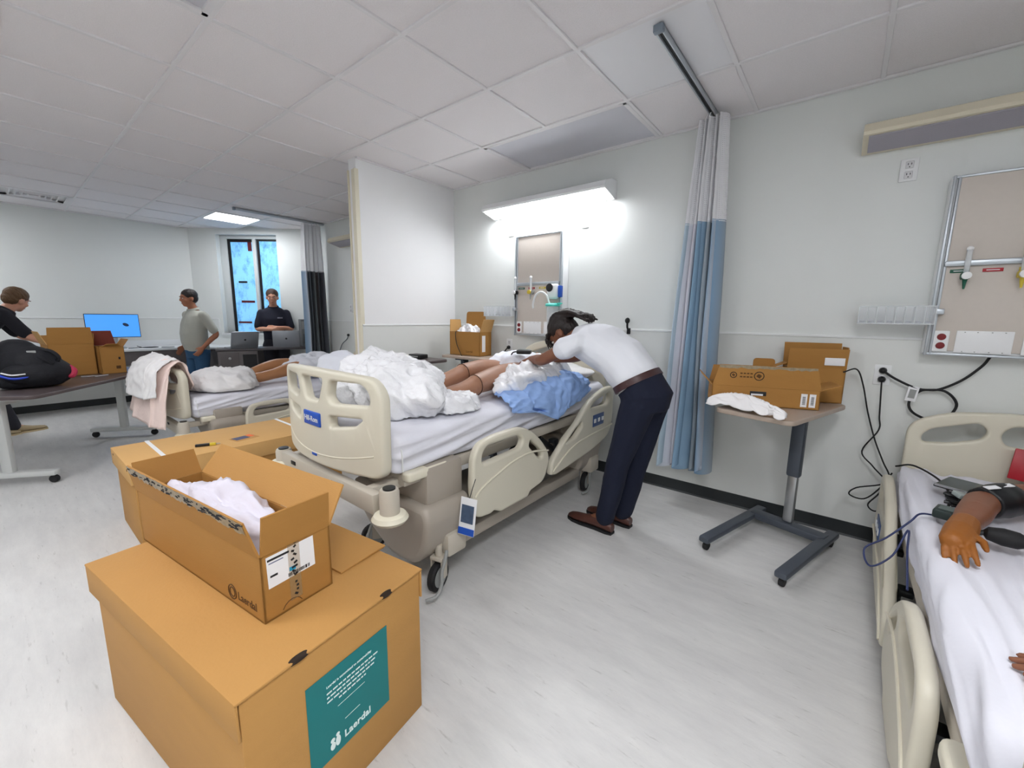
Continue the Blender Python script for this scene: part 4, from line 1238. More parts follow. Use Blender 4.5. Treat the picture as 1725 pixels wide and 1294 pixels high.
def torn_strip(parent, p0, p1, up, nrm, wd, mat, seed, n=26, th=.0008):
    """ragged strip of torn tape"""
    p0, p1, up, nrm = Vector(p0), Vector(p1), Vector(up), Vector(nrm)
    rnd = random.Random(seed)
    lo = [wd * rnd.uniform(.45, .85) for _ in range(n + 1)]
    mb = MB()
    vs = []
    for i in range(n + 1):
        c = p0.lerp(p1, i / n) + nrm * th
        vs.append((mb.bm.verts.new(c - up * lo[i]), mb.bm.verts.new(c + up * wd * rnd.uniform(.0, .12))))
    for i in range(n): mb.bm.faces.new((vs[i][0], vs[i + 1][0], vs[i + 1][1], vs[i][1]))
    return mb.build('torn_tape', mat, parent, smooth=False)

tape_s = M('scuffed_tape', (150, 136, 112), .4, var=.6, vscale=60, detail=6)

# --- large lidded carton in the foreground
a8 = math.radians(7.8)
t = thing('lidded_carton', 'large lidded cardboard carton with a teal printed square in the foreground', 'box', (1.986, -2.814, 0), a8)
w, d, h = .935, .545, .515
mb = MB().box((0, 0, h / 2 - .002), (w, d, h - .004), bevel=.006)
body = mb.build('body', card_m, t, angle=30)
MB().box((w / 2 + .008, 0, h / 2), (.006, d + .012, h), bevel=.003).build('front_panel', card_m, t, angle=30)
mb = MB().box((.0, 0, h + .004), (w + .034, d + .034, .008), bevel=.004)
mb.box((-w / 2 - .012, 0, h - .045), (.007, d + .03, .10), bevel=.003)
for s in (-1, 1): mb.box((0, s * (d / 2 + .012), h - .045), (w + .03, .007, .10), bevel=.003)
lid = mb.build('lid', card_m, t, angle=30)
xf = w / 2 + .0125
for s0, s1, z in ((.112, .178, .518), (.395, .452, .518)):
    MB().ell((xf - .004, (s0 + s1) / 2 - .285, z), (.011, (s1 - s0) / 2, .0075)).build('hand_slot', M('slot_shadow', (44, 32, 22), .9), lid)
lab = MB().box((xf, .286 - .285, .287), (.0012, .264, .264)).build('printed_square', teal_m, t, smooth=False)
o_ = xf + .001
text('printed_line', 'Laerdal is committed to sustainability', .0098, teal_l, (o_, -.075, .375), (0, 1, 0), (0, 0, 1), lab, bold=.0001)
for k, (y0, y1) in enumerate(((-.075, .085), (-.075, .09), (-.075, .088), (-.04, .055))):
    z = .358 - .013 * k
    y = y0
    rnd = random.Random(k)
    mb = MB()
    while y < y1 - .005:
        l_ = rnd.uniform(.006, .017); mb.box((o_, y + l_ / 2, z), (.0006, l_, .0042)); y += l_ + .0035
    q = mb.build('fine_print', teal_l, lab, smooth=False); q['kind'] = 'stuff'
MB().box((o_, .0, .296), (.0006, .09, .0012)).build('rule', teal_l, lab, smooth=False)
MB().box((o_, .0, .238), (.0006, .05, .0012)).build('rule', teal_l, lab, smooth=False)
text('printed_name', 'Laerdal', .031, teal_l, (o_, -.030, .180), (0, 1, 0), (0, 0, 1), lab, bold=.0006)
mb = MB()
for q in ((-.066, .188, .008, .012), (-.050, .192, .008, .016), (-.066, .206, .007, .007), (-.050, .212, .006, .006)):
    mb.ell((o_, q[0], q[1]), (.0008, q[2], q[3]), None, 12, 8)
q = mb.build('emblem', teal_l, lab); q['kind'] = 'stuff'

# cardboard sheet lying on the carton
t = thing('cardboard_sheet', 'flat folded cardboard sheet lying on the large carton beside the open box', 'cardboard', (2.045, -2.585, .525), a8)
MB().box((0, 0, .004), (.39, .185, .006), rot=Euler((.02, .0, 0)).to_matrix(), bevel=.001).build('upper_ply', card_m, t, smooth=False)
MB().box((.0, -.002, .0005), (.384, .18, .004)).build('lower_ply', card_d, t, smooth=False)

# --- long open carton on top
ax_ = Vector((math.cos(a8), math.sin(a8), 0)); ay_ = Vector((-math.sin(a8), math.cos(a8), 0))
c_ = Vector((2.303, -2.896, .524)) - ax_ * .405 + ay_ * .103
t = thing('open_carton', 'long open cardboard carton with white shipping label on top of the large carton', 'box', c_, a8)
w, d, h = .81, .206, .195
body, fl = open_box(t, w, d, h, card_d, {'-y': (.105, .22, .0, .02), '+x': (.115, .12, .002, .004), '-x': (.10, .42, .002, .004), '+y': (.125, .62, .0, .02, .004, card_m)}, th=.006)
# torn tape on the front flap
up = Vector((0, -math.sin(.22), math.cos(.22)))
nf = Vector((0, -math.cos(.22), -math.sin(.22)))
b0 = Vector((-w / 2 + .02, -d / 2, h)) + up * .103 + nf * .003; b1 = Vector((w / 2 - .02, -d / 2, h)) + up * .103 + nf * .003
torn_strip(fl['-y'], b0, b1, up, nf, .045, tape_s, 3, 60)
mb = MB()
rnd = random.Random(8)
for k in range(70):
    p = b0.lerp(b1, rnd.uniform(.01, .99)) - up * rnd.uniform(.002, .026) + nf * .0016
    mb.box(p, (rnd.uniform(.008, .03), .0006, rnd.uniform(.002, .006)), rot=Euler((-.22, 0, rnd.uniform(-.2, .2))).to_matrix())
q = mb.build('scuff_mark', ink_k, fl['-y'], smooth=False); q['kind'] = 'stuff'
# shipping label and printed tape on the near end
xe = w / 2 + .0006
lab = MB().box((xe, .084 - .103, .142), (.0008, .136, .092), rot=Euler((.02, 0, 0)).to_matrix()).build('shipping_label', paper_m, t, smooth=False)
for (y, z, wy, hz, m_) in ((-.055, .176, .06, .006, ink_k), (-.062, .166, .04, .003, M('grey_print', (120, 124, 150), .7)), (-.07, .128, .02, .006, ink_k), (-.018, .121, .018, .012, M('cyan_print', (20, 150, 190), .6))):
    MB().box((xe + .0007, y, z), (.0006, wy, hz)).build('label_print', m_, lab, smooth=False)
mb = MB()
rnd = random.Random(5)
y = -.03
while y < .032:
    b_ = rnd.uniform(.001, .003); mb.box((xe + .0007, y, .106), (.0006, b_, .010)); y += b_ + rnd.uniform(.001, .002)
q = mb.build('barcode', ink_k, lab, smooth=False); q['kind'] = 'stuff'
tp = MB().box((xe + .0004, -.012, .125), (.0006, .034, .20)).build('clear_tape', M('clear_tape', (190, 160, 116), .2, alpha=.35), t, smooth=False)
mb = MB(); rnd = random.Random(9)
for k in range(16):
    z = .04 + .012 * k
    if .085 < z < .10: continue
    mb.box((xe + .0012, -.012 + rnd.uniform(-.006, .006), z), (.0006, rnd.uniform(.006, .018), .006), rot=Euler((rnd.uniform(-.8, .8), 0, 0)).to_matrix())
q = mb.build('tape_print', ink_k, tp, smooth=False); q['kind'] = 'stuff'
# maker's mark on the long side
ye = -d / 2 - .0006
text('printed_name', 'Laerdal', .034, ink_m, (w / 2 - .135, ye, .024), (1, 0, 0), (0, 0, 1), body, bold=.0004)
for r in (.022, .014): MB().tube([(w / 2 - .165 + r * math.cos(k * PI / 8), ye, .036 + r * math.sin(k * PI / 8)) for k in range(16)], .0016, 6, closed=True).build('printed_ring', ink_m, body)
MB().tube([(xe, -.06 + .03 * math.cos(k * PI / 8) + .035, .03 * math.sin(k * PI / 8)) for k in range(1, 8)], .0012, 6).build('printed_arc', ink_m, body)
Mx = Matrix.Translation(c_) @ Matrix.Rotation(a8, 4, 'Z')
p = Mx @ Vector((-.02, 0, .12)); lim = Mx.inverted()
def cl(q):
    l = lim @ q
    l.y = max(-.092, min(.092, l.y)); l.x = max(-.38, min(.385, l.x)); l.z = max(.012, l.z)
    return Mx @ l
heap('folded_garment', 'pale lilac-white garment packed inside the long open carton', 'garment', p, (.36, .085, .13), M('lilac_white', (220, 216, 228), .8, bump=.2, bscale=30), .53, 31.0, .028, 12.0, rz=a8, clip=cl)

# --- strapped long carton behind
t = thing('strapped_carton', 'long closed cardboard carton with white straps on the floor between two beds', 'box', (.15, -2.26, 0), 0)
w, d, h = .56, 1.24, .49
MB().box((0, 0, h / 2), (w - .02, d - .02, h), bevel=.006).build('body', card_m, t, angle=30)
mb = MB().box((0, 0, h + .004), (w + .014, d + .014, .008), bevel=.003)
for s in (-1, 1): mb.box((s * (w / 2 + .003), 0, h - .045), (.007, d + .012, .10), bevel=.002).box((0, s * (d / 2 + .003), h - .045), (w + .01, .007, .10), bevel=.002)
lid = mb.build('lid', card_l, t, angle=30)
for y in (-.45, .36):
    mb = MB().box((0, y, h + .0095), (w + .02, .022, .002))
    for s in (-1, 1): mb.box((s * (w / 2 + .008), y, h / 2), (.002, .022, h + .02))
    mb.build('strap', white_p, t, smooth=False)
MB().box((.11, .0, h + .009), (.10, .15, .001), rot=Euler((0, 0, .2)).to_matrix()).build('sticker', card_m, lid, smooth=False)
MB().box((.10, -.02, h + .010), (.07, .09, .001), rot=Euler((0, 0, .2)).to_matrix()).build('sticker_print', M('navy_print', (70, 74, 104), .6), lid, smooth=False)
MB().box((.075, .045, h + .010), (.06, .03, .0012), rot=Euler((0, 0, .2)).to_matrix()).build('orange_mark', M('orange_print', (236, 110, 50), .6), lid, smooth=False)
for s in (-1, 1): MB().box((-.21 + .42 * (s > 0), -d / 2 - .007, h - .02), (.012, .002, .012)).build('nail_dot', black_p, lid, smooth=False)
t = thing('box_cutter', 'small black and yellow box cutter lying on the strapped carton', 'knife', (.27, -2.50, .498), 1.2)
MB().box((0, 0, .009), (.085, .022, .016), bevel=.004).build('handle', black_p, t)
MB().box((.05, 0, .009), (.035, .023, .017), bevel=.004).build('nose', yel_m, t)
MB().box((.078, 0, .009), (.025, .010, .002)).build('blade', steel_m, t, smooth=False)

# ================================================================== OVERBED TABLES
def overbed_table(label, loc, rz, w, d, ztop, col, top_m, leg_dark=True):
    """w across, d long; col = local (x, y) of the column"""
    t = thing('overbed_table', label, 'table', loc, rz)
    me = plate(rounded([(-w / 2, -d / 2), (w / 2, -d / 2), (w / 2, d / 2), (-w / 2, d / 2)], .05), [], .026, .006)
    xform(me, Matrix.Translation((0, 0, ztop - .013)))
    link_mesh('table_top', me, top_m, t)
    cx_, cy_ = col
    MB().box((cx_, cy_, ztop - .04), (.16, .12, .028), bevel=.006).build('top_bracket', slate_m, t)
    MB().box((cx_, cy_, (ztop - .03 + .40) / 2), (.075, .055, ztop - .03 - .40), bevel=.016).build('upper_column', slate_m, t)
    mb = MB()
    mb.box((cx_, cy_, .26), (.058, .040, .32), bevel=.014)
    mb.build('lower_column', steel_m, t)
    MB().box((cx_, cy_, .075), (.42, .085, .045), bevel=.01).build('cross_bar', slate_m, t)
    for s in (-1, 1):
        f = MB().box((cx_ + s * .205, cy_ - .24, .072), (.062, .74, .038), bevel=.012).build('foot', slate_m, t)
        for y in (-.57, .09):
            MB().lathe([(.004, -.012), (.024, -.012), (.026, -.006), (.026, .006), (.024, .012), (.004, .012)], (cx_ + s * .205, cy_ + y, .026), (1, 0, 0), 16).build('castor', black_r, f)
    return t
overbed_table('overbed table on a slate column holding the wide open carton by the curtain', (3.205, -.455, 0), -math.radians(16), .40, .76, .865, (.03, .205), wood_t)
overbed_table('light topped overbed table in the corner under the small open carton', (.60, -.27, 0), PI / 2, .34, .72, .965, (.02, .20), wood_t)
overbed_table('dark edged overbed table with a black device beside the partition', (.30, -.72, 0), PI / 2, .30, .42, .945, (.0, .12), wood_d)

# carton with torn tape on the front overbed table
b18 = math.radians(18)
bx_ = Vector((math.cos(b18), math.sin(b18), 0)); by_ = Vector((-math.sin(b18), math.cos(b18), 0))
c_ = Vector((3.375, -.47, .867)) - bx_ * .27 + by_ * .105
t = thing('wide_carton', 'wide open cardboard carton with two barcode labels on the overbed table', 'box', c_, b18)
w, d, h = .54, .21, .108
body, fl = open_box(t, w, d, h, card_d, {'-y': (.125, .08, 0, .03), '+x': (.10, 1.25, .004, .01), '-x': (.09, .75, .004, .02), '+y': (.10, .25, 0, .02)}, th=.005)
up = Vector((0, -math.sin(.08), math.cos(.08))); nf = Vector((0, -math.cos(.08), -math.sin(.08)))
torn_strip(fl['-y'], Vector((-w / 2 + .03, -d / 2, h)) + up * .122 + nf * .0028, Vector((w / 2 - .03, -d / 2, h)) + up * .122 + nf * .0028, up, nf, .022, tape_s, 5)
for xx, r in ((-.165, .016), (-.035, .024)):
    c0 = Vector((xx, -d / 2, h)) + up * .066 + nf * .0036
    MB().tube([c0 + Vector((1, 0, 0)) * r * math.cos(k * PI / 8) + up * r * math.sin(k * PI / 8) for k in range(16)], .0022, 6, closed=True).build('printed_ring', ink_k, fl['-y'])
    MB().box(c0, (r * .9, .0008, r * .8), rot=Euler((-.08, .6, 0)).to_matrix()).build('printed_symbol', ink_m, fl['-y'], smooth=False)
for k in range(2):
    for q in range(4):
        MB().box(Vector((-.125 + .017 * q, -d / 2, h)) + up * (.078 - .02 * k) + nf * .0034, (.012, .0008, .007), rot=Euler((-.08, 0, 0)).to_matrix()).build('printed_word', ink_m, fl['-y'], smooth=False)
hs = MB().box((-.03, -d / 2 - .001, .072), (.082, .003, .024), bevel=.001).build('hand_hole', black_p, body)
MB().box((-.035, -d / 2 - .0028, .066), (.06, .001, .010)).build('hole_lining', paper_m, hs, smooth=False)
for xx in (.195, .235):
    lb = MB().box((xx, -d / 2 - .001, .05), (.030, .001, .074)).build('barcode_label', paper_m, body, smooth=False)
    mb = MB()
    for k in range(14): mb.box((xx, -d / 2 - .002, .028 + .0033 * k), (.014, .0006, .0012 + .001 * (k % 3 == 0)))
    q = mb.build('barcode', ink_k, lb, smooth=False); q['kind'] = 'stuff'

c_ = Vector((3.40, -.165, .867)) - bx_ * .075 + by_ * .05
t = thing('tall_carton', 'tall open cardboard carton behind the wide one on the overbed table', 'box', c_, b18)
w, d, h = .30, .10, .205
body, fl = open_box(t, w, d, h, card_d, {'-y': (.12, .10, 0, .0), '+x': (.13, .0, .002, .004), '+y': (.15, .12, 0, .0)}, th=.005)
# tuck flap reaching left with its rounded ear
arm = MB().prism(rounded([(-.15, 0), (.0, 0), (.0, .075), (-.15, .075)], .006), (-w / 2, .035, h + .025), (1, 0, .45), (0, -1, 0), (0, 0, 1), .005).build('tuck_flap', card_d, t, smooth=False)
MB().prism(rounded([(0, 0), (.12, 0), (.12, .085), (0, .085)], [.002, .002, .022, .022]), (-w / 2 - .20, .035, h - .043), (1, -.1, 0), (0, 0, 1), (0, 1, 0), .005).build('ear', card_d, arm, smooth=False).data.transform(Matrix.Translation((.03, 0, .0)))
MB().box((.085, -d / 2 - .012, h + .045), (.10, .004, .045), bevel=.001).build('paper_slip', paper_m, t)

# white cloth on the corner of that table
me = MB()
def glove(u, v):
    x = 2.86 + .40 * u; 
    y0 = -.76 + .05 * math.sin(u * 5) - .02 * u; wd = .19 * (math.sin(PI * min(1, u * 1.15 + .08)) ** .6 if u < .87 else .55)
    y = y0 + (v - .45) * wd - .10 * (u - .5)
    zz = .872 + .060 * math.sin(PI * v) * math.sin(PI * u) ** .5 + .020 * ridge(u * 5 + v * 2, v * 4, 1.0, 4.0)
    if u < .25: zz = max(.869, zz)
    return Vector((x, y, max(.870, zz)))
o = me.grid(60, 30, glove).build('white_cloth', linen_m, None, angle=180)
s = o.modifiers.new('s', 'SOLIDIFY'); s.thickness = .004; s.offset = 1; apply_mods(o)
setp(o, 'folded white cloth hanging over the corner of the overbed table', 'cloth')

# carton in the corner
t = thing('corner_carton', 'small open cardboard carton stuffed with white plastic on the corner table', 'box', (.475, -.24, .967), .05)
w, d, h = .40, .18, .235
body, fl = open_box(t, w, d, h, card_d, {'+y': (.20, -.02, .06, .02, .03, card_d), '+x': (.13, .35, .004, .004, .002, card_l), '-x': (.12, .05, .004, .01, .002, card_l)}, th=.005)
text('printed_name', 'Laerdal', .03, ink_m, (.02, -d / 2 - .001, .03), (1, 0, 0), (0, 0, 1), body)
MB().box((w / 2 + .001, -.03, .12), (.001, .05, .16)).build('side_label', paper_m, body, smooth=False)
heap('plastic_wrap', 'white plastic wrap bulging from the small corner carton', 'plastic bag', (.46, -.24, 1.15), (.155, .065, .12), plast_m, .985, 41.0, .03, 14.0)
t = thing('black_device', 'small black box device on the dark edged overbed table', 'device', (.24, -.72, .946), .1)
MB().box((0, 0, .022), (.16, .11, .040), bevel=.010).build('case', black_p, t)
MB().box((0, -.056, .022), (.10, .003, .012)).build('front_strip', grey_p, t, smooth=False)

# ================================================================== HEADWALL PANELS, LAMPS, OUTLETS
def headwall(x0, label):
    w, z0, z1, dp = .53, 1.182, 2.092, .10
    t = thing('headwall_panel', label, 'wall panel', (x0, 0, z0))
    hh = z1 - z0
    MB().box((w / 2, -dp / 2 + .002, hh / 2), (w - .004, dp - .008, hh), bevel=.004).build('body', white_p, t)
    MB().box((w / 2, -dp + .001, .692), (w - .05, .008, .428), bevel=.002).build('upper_panel', panel_b, t)
    MB().box((w / 2, -dp + .001, .248), (w - .05, .008, .446), bevel=.002).build('lower_panel', panel_b, t)
    for x in (.010, w - .010):
        MB().box((x, -dp - .004, hh / 2), (.012, .022, hh + .006), bevel=.004).build('edge_extrusion', alu_m, t)
    for x in (.029, w - .029): MB().box((x, -dp - .002, hh / 2), (.012, .014, hh - .004), bevel=.004).build('inner_extrusion', alu_m, t)
    for z in (.006, hh - .006): MB().box((w / 2, -dp - .002, z), (w, .014, .012), bevel=.003).build('end_extrusion', alu_m, t)
    MB().box((w / 2, -dp - .010, .475), (w - .05, .022, .028), bevel=.005).box((w / 2, -dp - .012, .475), (w - .05, .026, .006)).build('equipment_rail', alu_m, t)
    for x, m_ in ((.085, green_m), (.20, red_m), (.32, yel_m)):
        MB().box((x, -dp - .005, .437), (.07, .004, .017), bevel=.001).build('gas_label', m_, t)
        MB().box((x, -dp - .0075, .437), (.045, .001, .004)).build('label_print', white_p, t, smooth=False)
    op = MB().box((.062, -dp - .006, .075), (.058, .008, .11), bevel=.004).build('outlet_plate', white_p, t)
    for z in (.098, .052): MB().lathe([(.004, 0), (.018, 0), (.016, .006), (.004, .007)], (.062, -dp - .010, z), (0, -1, 0), 16).build('red_socket', red_d, op)
    for x in (.215, .43):
        cp = MB().box((x, -dp - .005, .075), (.20 if x < .3 else .17, .006, .115), bevel=.003).build('cover_plate', white_p, t)
        for sx in (-.07, -.025, .025, .07):
            for sz in (-.05, .05): MB().box((x + sx, -dp - .009, .075 + sz), (.005, .003, .004)).build('screw', grey_p, cp, smooth=False)
    return t
headwall(.935, 'beige headwall service panel behind the middle bed')
headwall(3.782, 'beige headwall service panel cut by the right edge of the picture')

def flowmeter(x, z, capm, knob, label):
    t = thing('flowmeter', label, 'flowmeter', (x, -.118, z))
    MB().cyl((0, -.03, -.03), (0, -.03, .085), .011, 16).build('sight_tube', clear_t, t)
    MB().lathe([(.004, .083), (.013, .083), (.013, .093), (.006, .10)], (0, -.03, 0)).build('tube_cap', white_p, t)
    MB().box((0, -.02, -.045), (.034, .045, .035), bevel=.008).build('valve_block', capm, t)
    MB().lathe([(.006, 0), (.018, .002), (.018, .018), (.006, .02)], (0, -.045, -.045), (0, -1, 0), 16).build('knob', knob, t)
    MB().tube([(0, -.03, -.06), (0, -.03, -.085), (0, -.034, -.11)], [.010, .007, .004], 10).build('nozzle', capm, t)
clear_t = M('clear_tube', (235, 240, 244), .1, alpha=.45)
flowmeter(3.885, 1.635, green_m, white_p, 'green flowmeter on the right-hand headwall panel')
flowmeter(4.075, 1.635, yel_m, white_p, 'yellow flowmeter on the right-hand headwall panel')
flowmeter(.975, 1.625, black_p, white_p, 'dark flowmeter at the left side of the middle headwall panel')
flowmeter(1.155, 1.625, grey_p, yel_m, 'grey flowmeter with yellow knob in the centre of the middle headwall panel')

t = thing('suction_canister', 'clear suction canister with a teal lid on the middle headwall panel', 'canister', (1.425, -.185, 1.215))
MB().lathe([(.042, 0), (.045, .004), (.055, .21), (.055, .235), (.051, .235), (.041, .006)], (0, 0, 0)).build('jar', M('clear_jar', (236, 240, 242), .15, alpha=.35), t)
MB().lathe([(.030, .262), (.058, .258), (.066, .250), (.066, .236), (.050, .234)], (0, 0, 0)).build('lid', teal_p, t)
MB().box((.075, -.01, .258), (.05, .022, .012), bevel=.004).build('lid_tab', teal_p, t)
MB().tube([(-.03, -.01, .26), (-.055, -.02, .33), (-.11, -.02, .36), (-.17, -.02, .335), (-.205, -.01, .26), (-.21, -.0, .22)], .009, 8, smooth=6).build('hose', M('hose_white', (230, 234, 234), .4), t)
MB().box((0, .03, .12), (.04, .06, .10), bevel=.006).build('bracket', white_p, t)
t = thing('suction_regulator', 'white suction regulator with round black dial on the middle headwall panel', 'gauge', (1.375, -.105, 1.60))
MB().box((.02, -.035, -.02), (.10, .07, .13), bevel=.022, seg=3).build('housing', white_p, t)
MB().lathe([(.004, 0), (.034, 0), (.036, .006), (.030, .010), (.004, .011)], (.005, -.068, .012), (0, -1, 0), 24).build('dial', black_p, t)
MB().box((.085, -.02, -.02), (.03, .04, .10), bevel=.006).build('side_clip', blue_s, t)

rack_m = M('rack_acrylic', (236, 240, 244), .15, alpha=.28); rack_e = M('rack_edge', (236, 240, 242), .2, alpha=.75)
def tube_rack(x0, x1, z0, z1, label):
    t = thing('tube_rack', label, 'rack', (x0, -.13, z0))
    w, hh = x1 - x0, z1 - z0
    mb = MB().box((w / 2, -.045, hh / 2), (w, .003, hh)).box((w / 2, .045, hh / 2), (w, .003, hh)).box((w / 2, 0, .002), (w, .09, .003))
    mb.build('tray', rack_m, t, smooth=False)
    for k in range(9): MB().box((w * k / 8, 0, hh / 2), (.003, .09, hh)).build('divider', rack_e, t, smooth=False)
    for z in (0, hh): MB().box((w / 2, -.047, z), (w, .004, .005)).build('rim', rack_e, t, smooth=False)
    for k in range(8): MB().lathe([(.003, 0), (.012, .001), (.013, .012), (.003, .013)], (w * (k + .5) / 8, -.01, .004), (0, 0, 1), 12).build('end_cap', M('rack_cap', (150, 156, 170), .4), t)
    MB().box((w + .014, .0, hh * .7), (.04, .03, .03), bevel=.005).build('clamp', alu_m, t)
tube_rack(3.49, 3.80, 1.345, 1.44, 'clear divided rack clamped to the right-hand headwall panel')
tube_rack(.60, .945, 1.36, 1.455, 'clear divided rack clamped to the middle headwall panel')

def wall_lamp(x0, x1, on, label, housing):
    t = thing('wall_lamp', label, 'lamp', (x0, 0, 2.30))
    w = x1 - x0
    prof = [(0, .0), (.03, .0), (.205, .045), (.215, .06), (.195, .10), (.10, .135), (0, .14)]
    MB().prism(prof, (0, -.001, 0), (0, -1, 0), (0, 0, 1), (1, 0, 0), w).build('housing', housing, t, smooth=False)
    dn = Vector((0, -.175, .045)).normalized(); nn = Vector((0, -.045, -.175)).normalized()
    c0 = Vector((w / 2, -.118, .0225)) + nn * .004
    MB().box(c0, (w - .05, .155, .006), rot=Matrix(((1, 0, 0), (0, -dn.y, nn.y), (0, -dn.z, nn.z))), bevel=.001).build('lens', lamp_on if on else M('lens_lilac', (170, 166, 176), .35, bump=.2, bscale=300), t, smooth=False)
    return t
wall_lamp(.60, 1.885, True, 'glowing wall lamp above the middle headwall panel', white_p)
wall_lamp(3.40, 4.68, False, 'unlit cream wall lamp at the upper right of the picture', almond_m)
wall_lamp(-2.33, -1.05, False, 'unlit wall lamp in the far bay half hidden by the partition', almond_m)

def outlet(x, z, label, plugs=0):
    t = thing('wall_outlet', label, 'outlet', (x, -.002, z))
    MB().box((0, -.004, 0), (.075, .007, .118), bevel=.003).build('plate', white_p, t)
    for s in (-1, 1):
        r = MB().box((0, -.008, s * .026), (.034, .004, .038), bevel=.004).build('receptacle', M('receptacle', (222, 222, 224), .4), t)
        for q in (-.007, .007): MB().box((q, -.0105, s * .026 + .004), (.003, .001, .010)).build('slot', black_p, r, smooth=False)
        MB().lathe([(.0015, 0), (.0028, 0), (.0028, .001), (.0015, .0012)], (0, -.0102, s * .026 - .011), (0, -1, 0), 8).build('earth_hole', black_p, r)
outlet(.804, 2.185, 'wall outlet under the left end of the glowing wall lamp')
outlet(1.612, 2.172, 'wall outlet under the right end of the glowing wall lamp')
outlet(3.616, 2.182, 'wall outlet under the unlit lamp at upper right')
outlet(3.640, 1.045, 'wall outlet with two black plugs beside the right-hand bed')
outlet(.800, 1.075, 'wall outlet behind the middle bed left of the headwall panel')
outlet(-2.15, 1.44, 'wall outlet in the far bay beside the partition')

# ------------------------------------------------------------------ cords
def cord(name, label, pts, r=.0045, mat=black_r, plug=None, extra=None):
    t = thing(name, label, 'cord', pts[0])
    o = Vector(pts[0])
    MB().tube([Vector(p) - o for p in pts], r, 8, smooth=7).build('cable', mat, t)
    if plug:
        p = Vector(plug) - o
        MB().lathe([(.006, 0), (.017, .002), (.019, .012), (.014, .026), (.006, .032)], p, (0, -1, 0), 14).build('plug', black_p, t)
    if extra: extra(t, o)
    return t
def tag_(t, o):
    MB().box(Vector((3.775, -.055, .955)) - o, (.045, .003, .085), bevel=.001, rot=Euler((0, .12, 0)).to_matrix()).build('paper_tag', paper_m, t)
    MB().box(Vector((3.775, -.057, .955)) - o, (.028, .002, .05), rot=Euler((0, .12, 0)).to_matrix()).build('tag_print', grey_p, t, smooth=False)
cord('power_cord', 'thick black power cord coiled below the right-hand headwall panel', [(3.640, -.03, 1.072), (3.70, -.05, 1.03), (3.80, -.05, .985), (3.90, -.045, .985), (3.955, -.045, .92), (3.93, -.05, .845), (3.87, -.05, .815), (3.79, -.05, .85), (3.77, -.045, .91),
     (3.81, -.04, .975), (3.88, -.035, .99), (3.96, -.035, 1.05), (4.02, -.04, 1.13), (4.04, -.05, 1.18)], .0065, plug=(3.640, -.010, 1.072), extra=tag_)
cord('power_cord', 'thin black cord dropping from the wall outlet to the right-hand bed', [(3.640, -.03, 1.020), (3.645, -.04, .94), (3.655, -.04, .80), (3.66, -.05, .72), (3.60, -.06, .58), (3.66, -.07, .50), (3.72, -.09, .42), (3.60, -.10, .36), (3.57, -.10, .31), (3.64, -.10, .30), (3.70, -.10, .38), (3.74, -.14, .50)], .004, plug=(3.640, -.010, 1.020))
cord('power_cord', 'black cord arching from the carton on the overbed table to the right-hand bed', [(3.46, -.16, 1.06), (3.52, -.10, 1.075), (3.56, -.06, .98), (3.60, -.05, .82), (3.65, -.05, .66), (3.70, -.07, .54), (3.735, -.12, .46), (3.70, -.13, .36), (3.66, -.13, .28), (3.70, -.13, .25), (3.75, -.15, .33), (3.755, -.18, .44)], .004)
cord('black_cable', 'black cable running over the right-hand mattress to the small device', [(3.745, -.20, .56), (3.80, -.30, .606), (3.87, -.48, .606), (3.88, -.70, .606), (3.85, -.90, .606), (3.845, -.985, .610)], .0045)
cord('black_cable', 'looped cable hanging over the rail of the right-hand bed', [(3.795, -1.03, .606), (3.75, -1.06, .608), (3.72, -1.10, .58), (3.66, -1.12, .50), (3.60, -1.14, .44), (3.62, -1.20, .40), (3.68, -1.18, .46), (3.715, -1.14, .56), (3.715, -1.20, .50), (3.712, -1.35, .42)], .0035, M('blue_cable', (40, 50, 92), .5))
cord('black_cable', 'black cable hanging from the corner carton behind the middle bed', [(.36, -.30, 1.20), (.37, -.345, 1.19), (.40, -.36, 1.08), (.50, -.38, .95), (.58, -.40, .84), (.62, -.40, .70)], .004)
cord('power_cord', 'grey cord on the far bay wall beside the shaded far curtain', [(-2.24, -.02, 1.06), (-2.26, -.03, 1.0), (-2.40, -.03, .92), (-2.50, -.03, .80), (-2.62, -.03, .76), (-2.72, -.04, .76)], .006, M('grey_cord', (90, 98, 104), .5), plug=(-2.24, -.006, 1.06))
cord('power_cord', 'short black cord plugged in behind the middle bed', [(.800, -.03, 1.05), (.79, -.06, 1.02), (.76, -.07, .96), (.74, -.07, .86)], .006, plug=(.800, -.010, 1.05))

t = thing('wall_hook', 'black round-headed hook on the wall rail behind the bending person', 'hook', (2.057, 0, 1.262))
MB().box((0, -.010, -.01), (.03, .016, .05), bevel=.005).build('base', black_p, t)
MB().tube([(0, -.015, 0), (0, -.04, .02), (0, -.045, .06)], .008, 10, smooth=4).build('stem', black_p, t)
MB().ell((0, -.045, .075), (.020, .020, .024)).build('knob', black_p, t)

